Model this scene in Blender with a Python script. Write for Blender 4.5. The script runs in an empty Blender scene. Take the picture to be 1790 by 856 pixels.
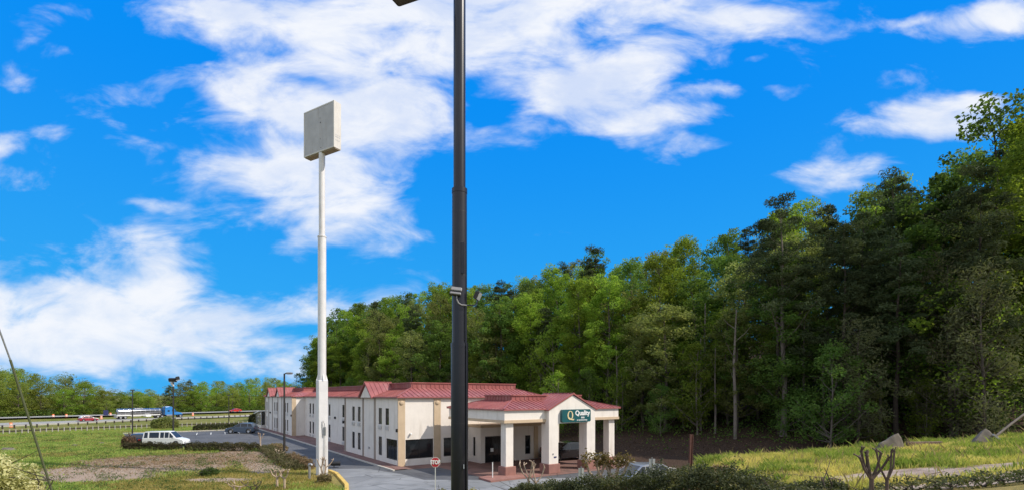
import bpy, bmesh, math, random
import numpy as np
from mathutils import Vector, Matrix, Euler

random.seed(7)
RNG = np.random.default_rng(11)
scene = bpy.context.scene
C = scene.collection
R = math.radians
F = 900.0            # focal length in photo pixels (photo 1790 wide)
HZ = 690.0           # horizon row in the photo
ZC = 6.2             # eye height

# ------------------------------------------------------------------ camera
cam = bpy.data.cameras.new('camera')
cam.sensor_width = 36.0
cam.lens = 36.0 * F / 1790.0
cam.shift_y = (HZ - 428.0) / 1790.0
cam.clip_start = 0.1
cam.clip_end = 20000
camo = bpy.data.objects.new('camera', cam)
camo.location = (0, 0, ZC)
camo.rotation_euler = (R(90), 0, 0)
C.objects.link(camo)
scene.camera = camo

# ------------------------------------------------------------------ sun
SUN_EL, SUN_AZ = 44.0, 103.0       # azimuth clockwise from +Y
sd = Vector((math.sin(R(SUN_AZ)) * math.cos(R(SUN_EL)), math.cos(R(SUN_AZ)) * math.cos(R(SUN_EL)), math.sin(R(SUN_EL))))
sun = bpy.data.lights.new('sun', 'SUN')
sun.energy = 3.9
sun.angle = R(0.5)
sun.color = (1.0, 0.93, 0.82)
suno = bpy.data.objects.new('sun', sun)
suno.rotation_euler = sd.to_track_quat('Z', 'Y').to_euler()
suno.location = (40, 10, 60)
C.objects.link(suno)

# ------------------------------------------------------------------ world
world = bpy.data.worlds.new('World')
scene.world = world
world.use_nodes = True
WT = world.node_tree
WT.nodes.clear()


class NT:
    """small helper for building node graphs"""
    def __init__(self, tree):
        self.t = tree

    def n(self, typ, **kw):
        nd = self.t.nodes.new(typ)
        for k, v in kw.items():
            setattr(nd, k, v)
        return nd

    def link(self, a, b):
        self.t.links.new(a, b)

    def _in(self, sock, v):
        if hasattr(v, 'is_output'):
            self.t.links.new(v, sock)
        elif v is not None:
            sock.default_value = v

    def m(self, op, a, b=None, c=None, clamp=False):
        nd = self.n('ShaderNodeMath', operation=op, use_clamp=clamp)
        self._in(nd.inputs[0], a)
        if b is not None:
            self._in(nd.inputs[1], b)
        if c is not None:
            self._in(nd.inputs[2], c)
        return nd.outputs[0]

    def smooth(self, v, a, b):
        nd = self.n('ShaderNodeMapRange', interpolation_type='SMOOTHSTEP')
        self._in(nd.inputs['Value'], v)
        nd.inputs['From Min'].default_value = a
        nd.inputs['From Max'].default_value = b
        return nd.outputs[0]

    def noise(self, vec, scale, detail=4, rough=0.55, dist=0.0, lac=2.0):
        nd = self.n('ShaderNodeTexNoise')
        if vec is not None:
            self.link(vec, nd.inputs['Vector'])
        nd.inputs['Scale'].default_value = scale
        nd.inputs['Detail'].default_value = detail
        nd.inputs['Roughness'].default_value = rough
        nd.inputs['Lacunarity'].default_value = lac
        nd.inputs['Distortion'].default_value = dist
        return nd

    def mix(self, fac, a, b, blend='MIX'):
        nd = self.n('ShaderNodeMix', data_type='RGBA', blend_type=blend)
        self._in(nd.inputs[0], fac)
        for s, v in ((nd.inputs[6], a), (nd.inputs[7], b)):
            if isinstance(v, tuple):
                s.default_value = (*v[:3], 1)
            else:
                self.link(v, s)
        return nd.outputs[2]

    def ramp(self, fac, stops):
        nd = self.n('ShaderNodeValToRGB')
        self._in(nd.inputs[0], fac)
        el = nd.color_ramp.elements
        while len(el) < len(stops):
            el.new(0.5)
        for e, (p, c) in zip(el, stops):
            e.position = p
            e.color = (*c[:3], 1)
        return nd.outputs[0]

    def comb(self, x, y, z):
        nd = self.n('ShaderNodeCombineXYZ')
        for i, v in enumerate((x, y, z)):
            self._in(nd.inputs[i], v)
        return nd.outputs[0]


def build_world():
    g = NT(WT)
    out = g.n('ShaderNodeOutputWorld')
    bg = g.n('ShaderNodeBackground')
    sky = g.n('ShaderNodeTexSky', sky_type='NISHITA')
    sky.sun_disc = False
    sky.sun_elevation = R(SUN_EL)
    sky.sun_rotation = R(SUN_AZ)
    sky.altitude = 200
    sky.air_density = 1.0
    sky.dust_density = 0.15
    sky.ozone_density = 3.0
    tc = g.n('ShaderNodeTexCoord')
    sep = g.n('ShaderNodeSeparateXYZ')
    g.link(tc.outputs['Generated'], sep.inputs[0])
    x, y, z = sep.outputs
    yc = g.m('MAXIMUM', y, 0.12)
    u = g.m('DIVIDE', x, yc)
    v = g.m('DIVIDE', z, yc)
    uv = g.comb(u, v, 0.0)
    # warp for wispy edges
    wn = g.noise(uv, 3.0, 4, 0.6)
    wsep = g.n('ShaderNodeSeparateXYZ')
    g.link(wn.outputs['Color'], wsep.inputs[0])
    us = g.m('ADD', u, g.m('MULTIPLY', g.m('SUBTRACT', wsep.outputs[0], 0.5), 0.17))
    vs = g.m('ADD', v, g.m('MULTIPLY', g.m('SUBTRACT', wsep.outputs[1], 0.5), 0.12))
    blobs = [  # px, py, rx, ry, weight (photo pixels): the cloud banks' places in the sky
        (740, 40, 520, 130, 1.0), (600, 190, 290, 130, 1.0), (570, 350, 170, 105, 1.0),
        (1000, 130, 210, 100, 1.0), (1090, 205, 150, 45, .85), (330, 20, 230, 45, .8),
        (170, 560, 400, 130, 1.05), (60, 520, 180, 70, .8), (300, 450, 130, 45, .8), (430, 595, 200, 45, .75),
        (1640, 222, 150, 34, .9), (1700, 195, 90, 30, .8), (1470, 305, 100, 36, .8), (1740, 42, 150, 36, .9), (1600, 38, 60, 14, .6),
        (1280, 20, 230, 45, .95), (1205, 252, 75, 26, .7), (1350, 148, 60, 20, .75), (1255, 155, 85, 26, .8),
        (85, 242, 90, 20, .68), (140, 85, 60, 22, .6), (240, 262, 90, 22, .62), (270, 362, 100, 14, .6),
        (660, 525, 110, 34, .65), (900, 247, 130, 26, .6), (1312, 96, 40, 11, .6), (10, 262, 60, 20, .7),
        (830, 222, 90, 24, .55), (420, 290, 110, 70, .7), (430, 130, 150, 80, .9), (480, 300, 170, 90, .95), (570, 405, 120, 55, .95), (840, 330, 110, 14, .45), (45, 160, 40, 22, .5),
        (560, 540, 120, 20, .5), (690, 260, 110, 120, .8), 
    ]
    holes = [(190, 60, 90, 60, .35), (900, 310, 160, 50, .5), (540, 140, 60, 14, .35), (850, 190, 80, 24, .35), (350, 180, 40, 35, .3),
             (300, 90, 110, 26, .3), (450, 480, 90, 60, .35)]
    cov = None
    for (px, py, rx, ry, w) in blobs:
        cu, cv = (px - 895) / F, (HZ - py) / F
        du = g.m('DIVIDE', g.m('SUBTRACT', us, cu), rx / F)
        dv = g.m('DIVIDE', g.m('SUBTRACT', vs, cv), ry / F)
        d2 = g.m('ADD', g.m('MULTIPLY', du, du), g.m('MULTIPLY', dv, dv))
        e = g.m('MULTIPLY', g.m('POWER', 2.718, g.m('MULTIPLY', d2, -0.9)), w)
        cov = e if cov is None else g.m('SMOOTH_MAX', cov, e, 0.15)
    for (px, py, rx, ry, w) in holes:
        cu, cv = (px - 895) / F, (HZ - py) / F
        du = g.m('DIVIDE', g.m('SUBTRACT', us, cu), rx / F)
        dv = g.m('DIVIDE', g.m('SUBTRACT', vs, cv), ry / F)
        d2 = g.m('ADD', g.m('MULTIPLY', du, du), g.m('MULTIPLY', dv, dv))
        e = g.m('MULTIPLY', g.m('POWER', 2.718, g.m('MULTIPLY', d2, -0.9)), w)
        cov = g.m('SUBTRACT', cov, e)
    # unseen rest of the sky: added cloud, thickened to lift the ambient light
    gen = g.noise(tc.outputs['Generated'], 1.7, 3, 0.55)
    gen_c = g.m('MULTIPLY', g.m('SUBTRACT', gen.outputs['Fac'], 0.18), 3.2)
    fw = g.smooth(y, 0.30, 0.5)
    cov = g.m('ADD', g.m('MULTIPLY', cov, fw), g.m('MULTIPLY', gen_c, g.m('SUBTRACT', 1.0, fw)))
    # fine structure
    mp = g.n('ShaderNodeMapping')
    mp.inputs['Scale'].default_value = (0.88, 1.9, 1.0)
    mp.inputs['Rotation'].default_value = (0, 0, R(8))
    g.link(uv, mp.inputs[0])
    n1 = g.noise(mp.outputs[0], 6.4, 9, 0.585, 0.38)
    n2 = g.noise(mp.outputs[0], 2.6, 4, 0.5)
    tex = g.m('ADD', g.m('MULTIPLY', g.m('SUBTRACT', n1.outputs['Fac'], 0.5), 1.9), g.m('MULTIPLY', g.m('SUBTRACT', n2.outputs['Fac'], 0.5), 0.55))
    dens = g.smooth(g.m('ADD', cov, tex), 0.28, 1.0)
    # soft inner shading of the clouds: thin parts let the blue through
    n3 = g.noise(mp.outputs[0], 5.0, 9, 0.6, 0.4)
    thick = g.smooth(n3.outputs['Fac'], 0.30, 0.62)
    dens = g.m('MULTIPLY', dens, g.m('ADD', 0.80, g.m('MULTIPLY', thick, 0.17)))
    # polarised deep blue: the clear sky, deepened evenly all round
    deep = g.ramp(g.smooth(z, 0.0, 0.55), [(0.0, (0.03, 0.42, 0.93)), (1.0, (0.0, 0.275, 0.94))])
    dsc = g.n('ShaderNodeVectorMath', operation='SCALE')
    g.link(deep, dsc.inputs[0])
    dsc.inputs['Scale'].default_value = 8.6
    blue = g.mix(0.975, sky.outputs[0], dsc.outputs[0])
    cloud_c = g.mix(thick, (6.9, 7.4, 8.4), (8.1, 8.3, 8.7))
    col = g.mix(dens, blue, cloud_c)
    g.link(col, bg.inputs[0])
    bg.inputs[1].default_value = 0.1
    g.link(bg.outputs[0], out.inputs[0])


build_world()
scene.view_settings.view_transform = 'Standard'
scene.view_settings.look = 'None'
scene.view_settings.exposure = 0.2
scene.view_settings.gamma = 1.0

# ------------------------------------------------------------------ helpers
def sstep(t):
    t = np.clip(t, 0, 1)
    return t * t * (3 - 2 * t)


def P(px, py, z=0.0):
    """ground point seen at a photo pixel, at height z"""
    Y = (ZC - z) * F / (py - HZ)
    return Vector(((px - 895) / F * Y, Y, z))


def PY(px, py, Y):
    return Vector(((px - 895) / F * Y, Y, ZC + (HZ - py) / F * Y))


def tag(o, label=None, cat=None, group=None, kind=None):
    if label: o['label'] = label
    if cat: o['category'] = cat
    if group: o['group'] = group
    if kind: o['kind'] = kind
    return o


def empty(name, loc=(0, 0, 0), rz=0.0, label=None, cat=None, group=None):
    o = bpy.data.objects.new(name, None)
    o.location = loc
    o.rotation_euler = (0, 0, rz)
    o.empty_display_size = 0.3
    C.objects.link(o)
    return tag(o, label, cat, group)


def mesh_obj(name, me, parent=None, loc=(0, 0, 0)):
    o = bpy.data.objects.new(name, me)
    C.objects.link(o)
    o.location = loc
    if parent is not None:
        o.parent = parent
    return o


def copy_tree(o, parent=None):
    c = o.copy()
    C.objects.link(c)
    if parent is not None:
        c.parent = parent
    for ch in list(o.children):
        copy_tree(ch, c)
    return c


class MB:
    def __init__(self):
        self.v, self.f, self.s = [], [], []

    def add(self, verts, faces, smooth=False):
        b = len(self.v)
        self.v += [tuple(p) for p in verts]
        for f in faces:
            self.f.append(tuple(i + b for i in f))
            self.s.append(smooth)
        return self

    def box(self, lo, hi, M=None, ch=0.0):
        (x0, y0, z0), (x1, y1, z1) = lo, hi
        if ch > 0:
            c = ch
            ring = lambda a0, b0, a1, b1, z: [(a0 + c, b0, z), (a1 - c, b0, z), (a1, b0 + c, z), (a1, b1 - c, z), (a1 - c, b1, z), (a0 + c, b1, z), (a0, b1 - c, z), (a0, b0 + c, z)]
            vs = ring(x0 + c, y0 + c, x1 - c, y1 - c, z0) + ring(x0, y0, x1, y1, z0 + c) + ring(x0, y0, x1, y1, z1 - c) + ring(x0 + c, y0 + c, x1 - c, y1 - c, z1)
            fs = [tuple(range(7, -1, -1)), tuple(range(24, 32))]
            for k in range(3):
                for i in range(8):
                    j = (i + 1) % 8
                    fs.append((k * 8 + i, k * 8 + j, k * 8 + 8 + j, k * 8 + 8 + i))
        else:
            vs = [(x0, y0, z0), (x1, y0, z0), (x1, y1, z0), (x0, y1, z0), (x0, y0, z1), (x1, y0, z1), (x1, y1, z1), (x0, y1, z1)]
            fs = [(3, 2, 1, 0), (4, 5, 6, 7), (0, 1, 5, 4), (1, 2, 6, 5), (2, 3, 7, 6), (3, 0, 4, 7)]
        if M is not None:
            vs = [M @ Vector(p) for p in vs]
        return self.add(vs, fs)

    def quad(self, a, b, c, d):
        return self.add([a, b, c, d], [(0, 1, 2, 3)])

    def prism(self, poly, z0, z1, M=None):
        """polygon in xy (ccw), extruded in z"""
        n = len(poly)
        vs = [(p[0], p[1], z0) for p in poly] + [(p[0], p[1], z1) for p in poly]
        if M is not None:
            vs = [M @ Vector(p) for p in vs]
        fs = [tuple(range(n - 1, -1, -1)), tuple(range(n, 2 * n))]
        for i in range(n):
            j = (i + 1) % n
            fs.append((i, j, n + j, n + i))
        return self.add(vs, fs)

    def bar(self, a, b, w, h, up=(0, 0, 1)):
        a, b = Vector(a), Vector(b)
        d = (b - a).normalized()
        up = Vector(up)
        s = d.cross(up)
        if s.length < 1e-4:
            s = d.cross(Vector((1, 0, 0)))
        s.normalize()
        t = s.cross(d)
        vs = []
        for p in (a, b):
            for i, j in ((-1, -1), (1, -1), (1, 1), (-1, 1)):
                vs.append(p + s * (w / 2 * i) + t * (h / 2 * j))
        return self.add(vs, [(3, 2, 1, 0), (4, 5, 6, 7), (0, 1, 5, 4), (1, 2, 6, 5), (2, 3, 7, 6), (3, 0, 4, 7)])

    def tube(self, pts, rad, n=10, caps=True, smooth=True):
        pts = [Vector(p) for p in pts]
        if not hasattr(rad, '__len__'):
            rad = [rad] * len(pts)
        vs, fs = [], []
        ref = None
        for i, p in enumerate(pts):
            a = pts[max(0, i - 1)]
            b = pts[min(len(pts) - 1, i + 1)]
            d = (b - a).normalized()
            if ref is None:
                ref = Vector((1, 0, 0)) if abs(d.x) < 0.9 else Vector((0, 1, 0))
            s = (ref - d * ref.dot(d)).normalized()
            ref = s
            t = d.cross(s)
            for k in range(n):
                an = 2 * math.pi * k / n
                vs.append(p + (s * math.cos(an) + t * math.sin(an)) * rad[i])
        for i in range(len(pts) - 1):
            for k in range(n):
                j = (k + 1) % n
                fs.append((i * n + k, i * n + j, (i + 1) * n + j, (i + 1) * n + k))
        self.add(vs, fs, smooth)
        if caps:
            self.add([vs[k] for k in range(n)], [tuple(range(n - 1, -1, -1))])
            o = (len(pts) - 1) * n
            self.add([vs[o + k] for k in range(n)], [tuple(range(n))])
        return self

    def lathe(self, prof, M=None, n=20, smooth=True):
        """profile [(r, z)] revolved round z"""
        vs, fs = [], []
        for r, z in prof:
            for k in range(n):
                a = 2 * math.pi * k / n
                vs.append((r * math.cos(a), r * math.sin(a), z))
        for i in range(len(prof) - 1):
            for k in range(n):
                j = (k + 1) % n
                fs.append((i * n + k, i * n + j, (i + 1) * n + j, (i + 1) * n + k))
        if M is not None:
            vs = [M @ Vector(p) for p in vs]
        return self.add(vs, fs, smooth)

    def build(self, name, mat=None, parent=None, loc=(0, 0, 0), bevel=0.0):
        me = bpy.data.meshes.new(name)
        me.from_pydata(self.v, [], self.f)
        me.polygons.foreach_set('use_smooth', self.s)
        if mat: me.materials.append(mat)
        me.update()
        o = mesh_obj(name, me, parent, loc)
        if bevel > 0:
            bv = o.modifiers.new('bevel', 'BEVEL')
            bv.width = bevel
            bv.segments = 2
            bv.limit_method = 'ANGLE'
        return o


def np_mesh(name, verts, faces, mat=None, smooth=False):
    """verts (N,3); faces (M,k) int array, k fixed"""
    me = bpy.data.meshes.new(name)
    verts = np.asarray(verts, dtype=np.float32)
    faces = np.asarray(faces, dtype=np.int32)
    k = faces.shape[1]
    me.vertices.add(len(verts))
    me.vertices.foreach_set('co', verts.ravel())
    me.loops.add(faces.size)
    me.loops.foreach_set('vertex_index', faces.ravel())
    me.polygons.add(len(faces))
    me.polygons.foreach_set('loop_start', np.arange(0, faces.size, k, dtype=np.int32))
    me.polygons.foreach_set('use_smooth', np.full(len(faces), smooth))
    me.update(calc_edges=True)
    if mat: me.materials.append(mat)
    return me


def text_mesh(txt, size, depth=0.01, bold=0.0, name='lettering', mat=None, align='CENTER'):
    cu = bpy.data.curves.new('t', 'FONT')
    cu.body = txt
    cu.size = size
    cu.extrude = depth
    cu.offset = bold
    cu.align_x = align
    cu.align_y = 'CENTER'
    o = bpy.data.objects.new('t', cu)
    C.objects.link(o)
    dg = bpy.context.evaluated_depsgraph_get()
    me = bpy.data.meshes.new_from_object(o.evaluated_get(dg))
    bpy.data.objects.remove(o)
    me.name = name
    me.materials.clear()
    if mat: me.materials.append(mat)
    return me


# ------------------------------------------------------------------ materials
def mat_base(name, col, rough=0.6, metal=0.0, spec=0.5, noise=0.0, nscale=8.0, bump=0.0, bscale=60.0, coat=0.0, dirt=None):
    m = bpy.data.materials.new(name)
    m.use_nodes = True
    g = NT(m.node_tree)
    b = m.node_tree.nodes['Principled BSDF']
    b.inputs['Roughness'].default_value = rough
    b.inputs['Metallic'].default_value = metal
    b.inputs['Specular IOR Level'].default_value = spec
    b.inputs['Coat Weight'].default_value = coat
    b.inputs['Base Color'].default_value = (*col, 1)
    if noise > 0 or bump > 0 or dirt:
        tc = g.n('ShaderNodeTexCoord')
        vec = tc.outputs['Object']
    if noise > 0:
        n = g.noise(vec, nscale, 6, 0.6)
        c = g.mix(g.smooth(n.outputs['Fac'], 0.25, 0.75), tuple(x * (1 - noise) for x in col), tuple(min(1, x * (1 + noise)) for x in col))
        if dirt:
            mp = g.n('ShaderNodeMapping')
            mp.inputs['Scale'].default_value = (1.0, 1.0, 0.12)
            g.link(vec, mp.inputs[0])
            dn = g.noise(mp.outputs[0], dirt[1], 5, 0.65)
            c = g.mix(g.m('MULTIPLY', g.smooth(dn.outputs['Fac'], 0.52, 0.75), dirt[2]), c, dirt[0])
        g.link(c, b.inputs['Base Color'])
    if bump > 0:
        n = g.noise(vec, bscale, 4, 0.6)
        bp = g.n('ShaderNodeBump')
        bp.inputs['Strength'].default_value = bump
        bp.inputs['Distance'].default_value = 0.02
        g.link(n.outputs['Fac'], bp.inputs['Height'])
        g.link(bp.outputs[0], b.inputs['Normal'])
    return m


def mat_leaf(name, c1, c2, trans=0.35, c3=None, nsc=0.45, spec=0.12):
    m = bpy.data.materials.new(name)
    m.use_nodes = True
    nt = m.node_tree
    g = NT(nt)
    b = nt.nodes['Principled BSDF']
    geo = g.n('ShaderNodeNewGeometry')
    oi = g.n('ShaderNodeObjectInfo')
    tc = g.n('ShaderNodeTexCoord')
    n = g.noise(tc.outputs['Object'], nsc, 3, 0.6)
    f = g.m('ADD', g.m('MULTIPLY', geo.outputs['Random Per Island'], 0.45), g.m('MULTIPLY', g.smooth(n.outputs['Fac'], 0.3, 0.7), 0.55))
    f = g.m('ADD', g.m('MULTIPLY', f, 0.75), g.m('MULTIPLY', oi.outputs['Random'], 0.25))
    stops = [(0.1, c1), (0.8, c2)] if c3 is None else [(0.1, c1), (0.55, c2), (0.95, c3)]
    col = g.ramp(f, stops)
    # each tree its own tone
    hs = g.n('ShaderNodeHueSaturation')
    g.link(g.m('ADD', 0.482, g.m('MULTIPLY', oi.outputs['Random'], 0.036)), hs.inputs['Hue'])
    g.link(g.m('ADD', 0.8, g.m('MULTIPLY', oi.outputs['Random'], 0.4)), hs.inputs['Value'])
    g.link(col, hs.inputs['Color'])
    g.link(hs.outputs[0], b.inputs['Base Color'])
    b.inputs['Roughness'].default_value = 0.7
    b.inputs['Specular IOR Level'].default_value = spec
    tr = g.n('ShaderNodeBsdfTranslucent')
    # light passing through a leaf comes out brighter and yellower
    tcol = g.mix(1.0, hs.outputs[0], (1.58, 1.62, 1.0), 'MULTIPLY')
    g.link(tcol, tr.inputs['Color'])
    mx = g.n('ShaderNodeMixShader')
    mx.inputs[0].default_value = trans
    g.link(b.outputs[0], mx.inputs[1])
    g.link(tr.outputs[0], mx.inputs[2])
    g.link(mx.outputs[0], nt.nodes['Material Output'].inputs[0])
    return m


M = {}
M['stucco'] = mat_base('stucco', (0.77, 0.71, 0.645), 0.9, spec=0.2, noise=0.05, nscale=1.2, bump=0.12, bscale=45, dirt=((0.50, 0.44, 0.37), 1.6, 0.55))
M['stucco_wing'] = M['stucco']
M['taupe'] = mat_base('taupe_trim', (0.33, 0.27, 0.22), 0.85, noise=0.08, nscale=2, bump=0.1)
M['tan'] = mat_base('tan_stucco', (0.54, 0.41, 0.275), 0.85, noise=0.07, nscale=2, bump=0.1)
M['roof'] = mat_base('red_metal_roof', (0.31, 0.10, 0.092), 0.5, spec=0.4, noise=0.16, nscale=0.8, dirt=((0.40, 0.20, 0.18), 1.1, 0.7))
M['roof_dark'] = mat_base('dark_red_metal', (0.22, 0.03, 0.035), 0.45, noise=0.1, nscale=1)
M['glass'] = mat_base('dark_glass', (0.012, 0.015, 0.018), 0.06, spec=0.5)
M['glass_car'] = mat_base('car_glass', (0.015, 0.018, 0.022), 0.05, spec=0.6)
M['glass_curtain'] = mat_base('glass_with_drawn_curtain', (0.075, 0.072, 0.068), 0.10, noise=0.3, nscale=5)
M['frame'] = mat_base('bronze_frame', (0.05, 0.042, 0.038), 0.5)
M['grille'] = mat_base('grille_paint', (0.60, 0.57, 0.54), 0.6, noise=0.06)
M['flood_grey'] = mat_base('grey_floodlight_paint', (0.27, 0.26, 0.26), 0.5)
M['black'] = mat_base('black_plastic', (0.02, 0.02, 0.022), 0.5)
M['pole_black'] = mat_base('black_pole_paint', (0.009, 0.009, 0.015), 0.3, spec=0.5, noise=0.15, nscale=3, dirt=((0.035, 0.032, 0.032), 2.5, 0.7), bump=0.04, bscale=20)
M['pole_white'] = mat_base('white_pole_paint', (0.70, 0.68, 0.68), 0.5, noise=0.06, nscale=2, dirt=((0.36, 0.31, 0.26), 2.2, 0.6))
M['cabinet'] = mat_base('weathered_sign_face', (0.43, 0.42, 0.42), 0.55, noise=0.12, nscale=1.0, dirt=((0.27, 0.23, 0.20), 1.1, 0.7))
M['cabinet_side'] = mat_base('weathered_sign_side', (0.62, 0.59, 0.55), 0.55, noise=0.06, nscale=1.2, dirt=((0.40, 0.33, 0.28), 1.4, 0.5))
M['grey_metal'] = mat_base('grey_metal', (0.34, 0.34, 0.35), 0.45, metal=0.6, noise=0.1)
M['bronze_pole'] = mat_base('bronze_pole', (0.03, 0.026, 0.024), 0.5)
M['wood_pole'] = mat_base('dark_timber', (0.09, 0.065, 0.045), 0.85, noise=0.25, nscale=6)
M['chrome'] = mat_base('polished_steel', (0.40, 0.40, 0.42), 0.16, metal=1.0, noise=0.05)
M['tyre'] = mat_base('tyre_rubber', (0.018, 0.018, 0.018), 0.85)
M['rim'] = mat_base('rim_metal', (0.55, 0.55, 0.56), 0.35, metal=0.7)
M['brick_paint'] = mat_base('red_brown_masonry', (0.28, 0.135, 0.11), 0.85, noise=0.12, nscale=3, bump=0.2, bscale=25)
M['concrete'] = mat_base('concrete', (0.42, 0.39, 0.35), 0.9, noise=0.14, nscale=2.5, bump=0.2, bscale=30)
M['kerb'] = mat_base('kerb_concrete', (0.50, 0.46, 0.40), 0.9, noise=0.12, nscale=3, bump=0.1)
M['kerb_yellow'] = mat_base('yellow_kerb_paint', (0.62, 0.42, 0.10), 0.8, noise=0.12, nscale=4)
M['sign_red'] = mat_base('sign_red', (0.45, 0.02, 0.03), 0.45)
M['sign_white'] = mat_base('sign_white', (0.80, 0.80, 0.78), 0.5)
M['sign_teal'] = mat_base('sign_teal', (0.008, 0.085, 0.095), 0.35, noise=0.08, nscale=2)
M['sign_gold'] = mat_base('sign_gold', (0.68, 0.57, 0.33), 0.45)
M['sign_back'] = mat_base('sign_back', (0.62, 0.61, 0.58), 0.5, noise=0.08, nscale=6)
M['rust'] = mat_base('rusted_iron', (0.11, 0.045, 0.032), 0.9, noise=0.35, nscale=9, bump=0.4, bscale=40)
M['bark'] = mat_base('bark', (0.095, 0.075, 0.06), 0.95, noise=0.3, nscale=2.5, bump=0.5, bscale=9)
M['bark_pale'] = mat_base('pale_bark', (0.17, 0.14, 0.115), 0.9, noise=0.25, nscale=2.5, bump=0.4, bscale=9)
M['bark_dark'] = mat_base('dark_bark', (0.055, 0.04, 0.03), 0.95, noise=0.3, nscale=2.5, bump=0.5, bscale=9)
M['myrtle'] = mat_base('smooth_tan_bark', (0.40, 0.30, 0.22), 0.8, noise=0.3, nscale=7, bump=0.3, bscale=30)
M['myrtle_dark'] = mat_base('weathered_dark_bark', (0.10, 0.068, 0.054), 0.9, noise=0.35, nscale=8, bump=0.4, bscale=30)
M['barrel'] = mat_base('orange_plastic', (0.80, 0.16, 0.03), 0.5)
M['paint_red'] = mat_base('red_car_paint', (0.30, 0.015, 0.025), 0.3, coat=0.6)
M['paint_red2'] = mat_base('bright_red_car_paint', (0.55, 0.03, 0.03), 0.3, coat=0.6)
M['paint_silver'] = mat_base('silver_car_paint', (0.26, 0.27, 0.29), 0.35, metal=0.4, coat=0.5)
M['paint_white'] = mat_base('white_car_paint', (0.78, 0.78, 0.77), 0.3, coat=0.5, noise=0.03)
M['paint_slate'] = mat_base('slate_blue_car_paint', (0.085, 0.115, 0.16), 0.3, metal=0.3, coat=0.6)
M['paint_black'] = mat_base('black_car_paint', (0.012, 0.013, 0.016), 0.25, coat=0.7)
M['paint_blue'] = mat_base('blue_truck_paint', (0.035, 0.20, 0.50), 0.3, coat=0.5)
M['lamp_lens'] = mat_base('lamp_lens', (0.42, 0.44, 0.46), 0.08)
M['lamp_red'] = mat_base('red_lens', (0.35, 0.01, 0.01), 0.2)
M['rock'] = mat_base('grey_rock', (0.155, 0.13, 0.105), 0.9, noise=0.3, nscale=3, bump=0.7, bscale=8)
M['rail'] = mat_base('galvanised_rail', (0.46, 0.44, 0.40), 0.5, metal=0.2, noise=0.08)
M['dark_wood'] = mat_base('creosoted_wood', (0.05, 0.038, 0.028), 0.9, noise=0.3, nscale=8)
M['timber'] = mat_base('weathered_timber', (0.17, 0.11, 0.08), 0.9, noise=0.3, nscale=5, bump=0.3, bscale=20)
M['blue_sign'] = mat_base('navy_panel', (0.03, 0.035, 0.12), 0.6)
M['cable'] = mat_base('cable_sheath', (0.075, 0.085, 0.035), 0.7)
M['paint_line'] = mat_base('road_line_paint', (0.70, 0.69, 0.64), 0.8, noise=0.15, nscale=2)
M['soffit'] = mat_base('soffit_panel', (0.55, 0.50, 0.42), 0.85, noise=0.05)
M['hubdark'] = mat_base('dark_undercarriage', (0.03, 0.03, 0.03), 0.7)

M['leaf_spring'] = mat_leaf('spring_leaves', (0.095, 0.15, 0.02), (0.185, 0.255, 0.036), 0.52, (0.30, 0.34, 0.06))
M['leaf_far'] = mat_leaf('yellow_green_leaves', (0.13, 0.165, 0.03), (0.235, 0.275, 0.055), 0.5, (0.35, 0.355, 0.10))
M['leaf_mid'] = mat_leaf('mid_green_leaves', (0.055, 0.10, 0.022), (0.11, 0.18, 0.038), 0.47, (0.19, 0.245, 0.06))
M['leaf_olive'] = mat_leaf('olive_new_leaves', (0.11, 0.14, 0.04), (0.20, 0.225, 0.075), 0.48, (0.31, 0.31, 0.12))
M['leaf_pine'] = mat_leaf('pine_needles', (0.035, 0.052, 0.02), (0.066, 0.088, 0.038), 0.22, (0.11, 0.125, 0.058))
M['leaf_twig'] = mat_leaf('grey_twigs', (0.07, 0.072, 0.04), (0.12, 0.125, 0.06), 0.3, (0.17, 0.19, 0.07))
M['leaf_hedge'] = mat_leaf('hedge_leaves', (0.035, 0.05, 0.014), (0.09, 0.105, 0.03), 0.3, (0.38, 0.32, 0.16), nsc=1.2, spec=0.5)
M['leaf_dkhedge'] = mat_leaf('dark_hedge_leaves', (0.028, 0.036, 0.014), (0.055, 0.062, 0.026), 0.2, (0.11, 0.085, 0.05), nsc=1.2)
M['leaf_mixhedge'] = mat_leaf('thin_hedge_leaves', (0.04, 0.042, 0.018), (0.085, 0.08, 0.036), 0.2, (0.18, 0.13, 0.08), nsc=1.5)
M['leaf_brown'] = mat_leaf('dry_brown_leaves', (0.12, 0.075, 0.045), (0.22, 0.15, 0.09), 0.2, (0.14, 0.13, 0.05), nsc=1.2)
M['leaf_cream'] = mat_leaf('cream_variegated_leaves', (0.20, 0.21, 0.06), (0.48, 0.44, 0.22), 0.3, (0.66, 0.60, 0.40), nsc=2)
M['leaf_gold'] = mat_leaf('golden_leaves', (0.13, 0.12, 0.015), (0.30, 0.25, 0.02), 0.3, (0.45, 0.36, 0.04), nsc=2)
M['leaf_bronze'] = mat_leaf('bronze_new_leaves', (0.10, 0.09, 0.03), (0.25, 0.20, 0.07), 0.35, (0.42, 0.36, 0.14), nsc=2)
M['leaf_weed'] = mat_leaf('weed_leaves', (0.03, 0.06, 0.015), (0.07, 0.11, 0.03), 0.3, (0.13, 0.16, 0.04), nsc=2)
M['leaf_straw'] = mat_leaf('straw_blades', (0.20, 0.15, 0.07), (0.36, 0.27, 0.14), 0.2, (0.16, 0.16, 0.05), nsc=1)
M['grass'] = mat_leaf('grass_blades', (0.12, 0.17, 0.03), (0.23, 0.29, 0.06), 0.45, (0.40, 0.38, 0.13), nsc=0.35)
M['grass_yellow'] = mat_leaf('yellow_grass_blades', (0.24, 0.24, 0.06), (0.43, 0.375, 0.12), 0.42, (0.60, 0.46, 0.22), nsc=0.45)
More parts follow.
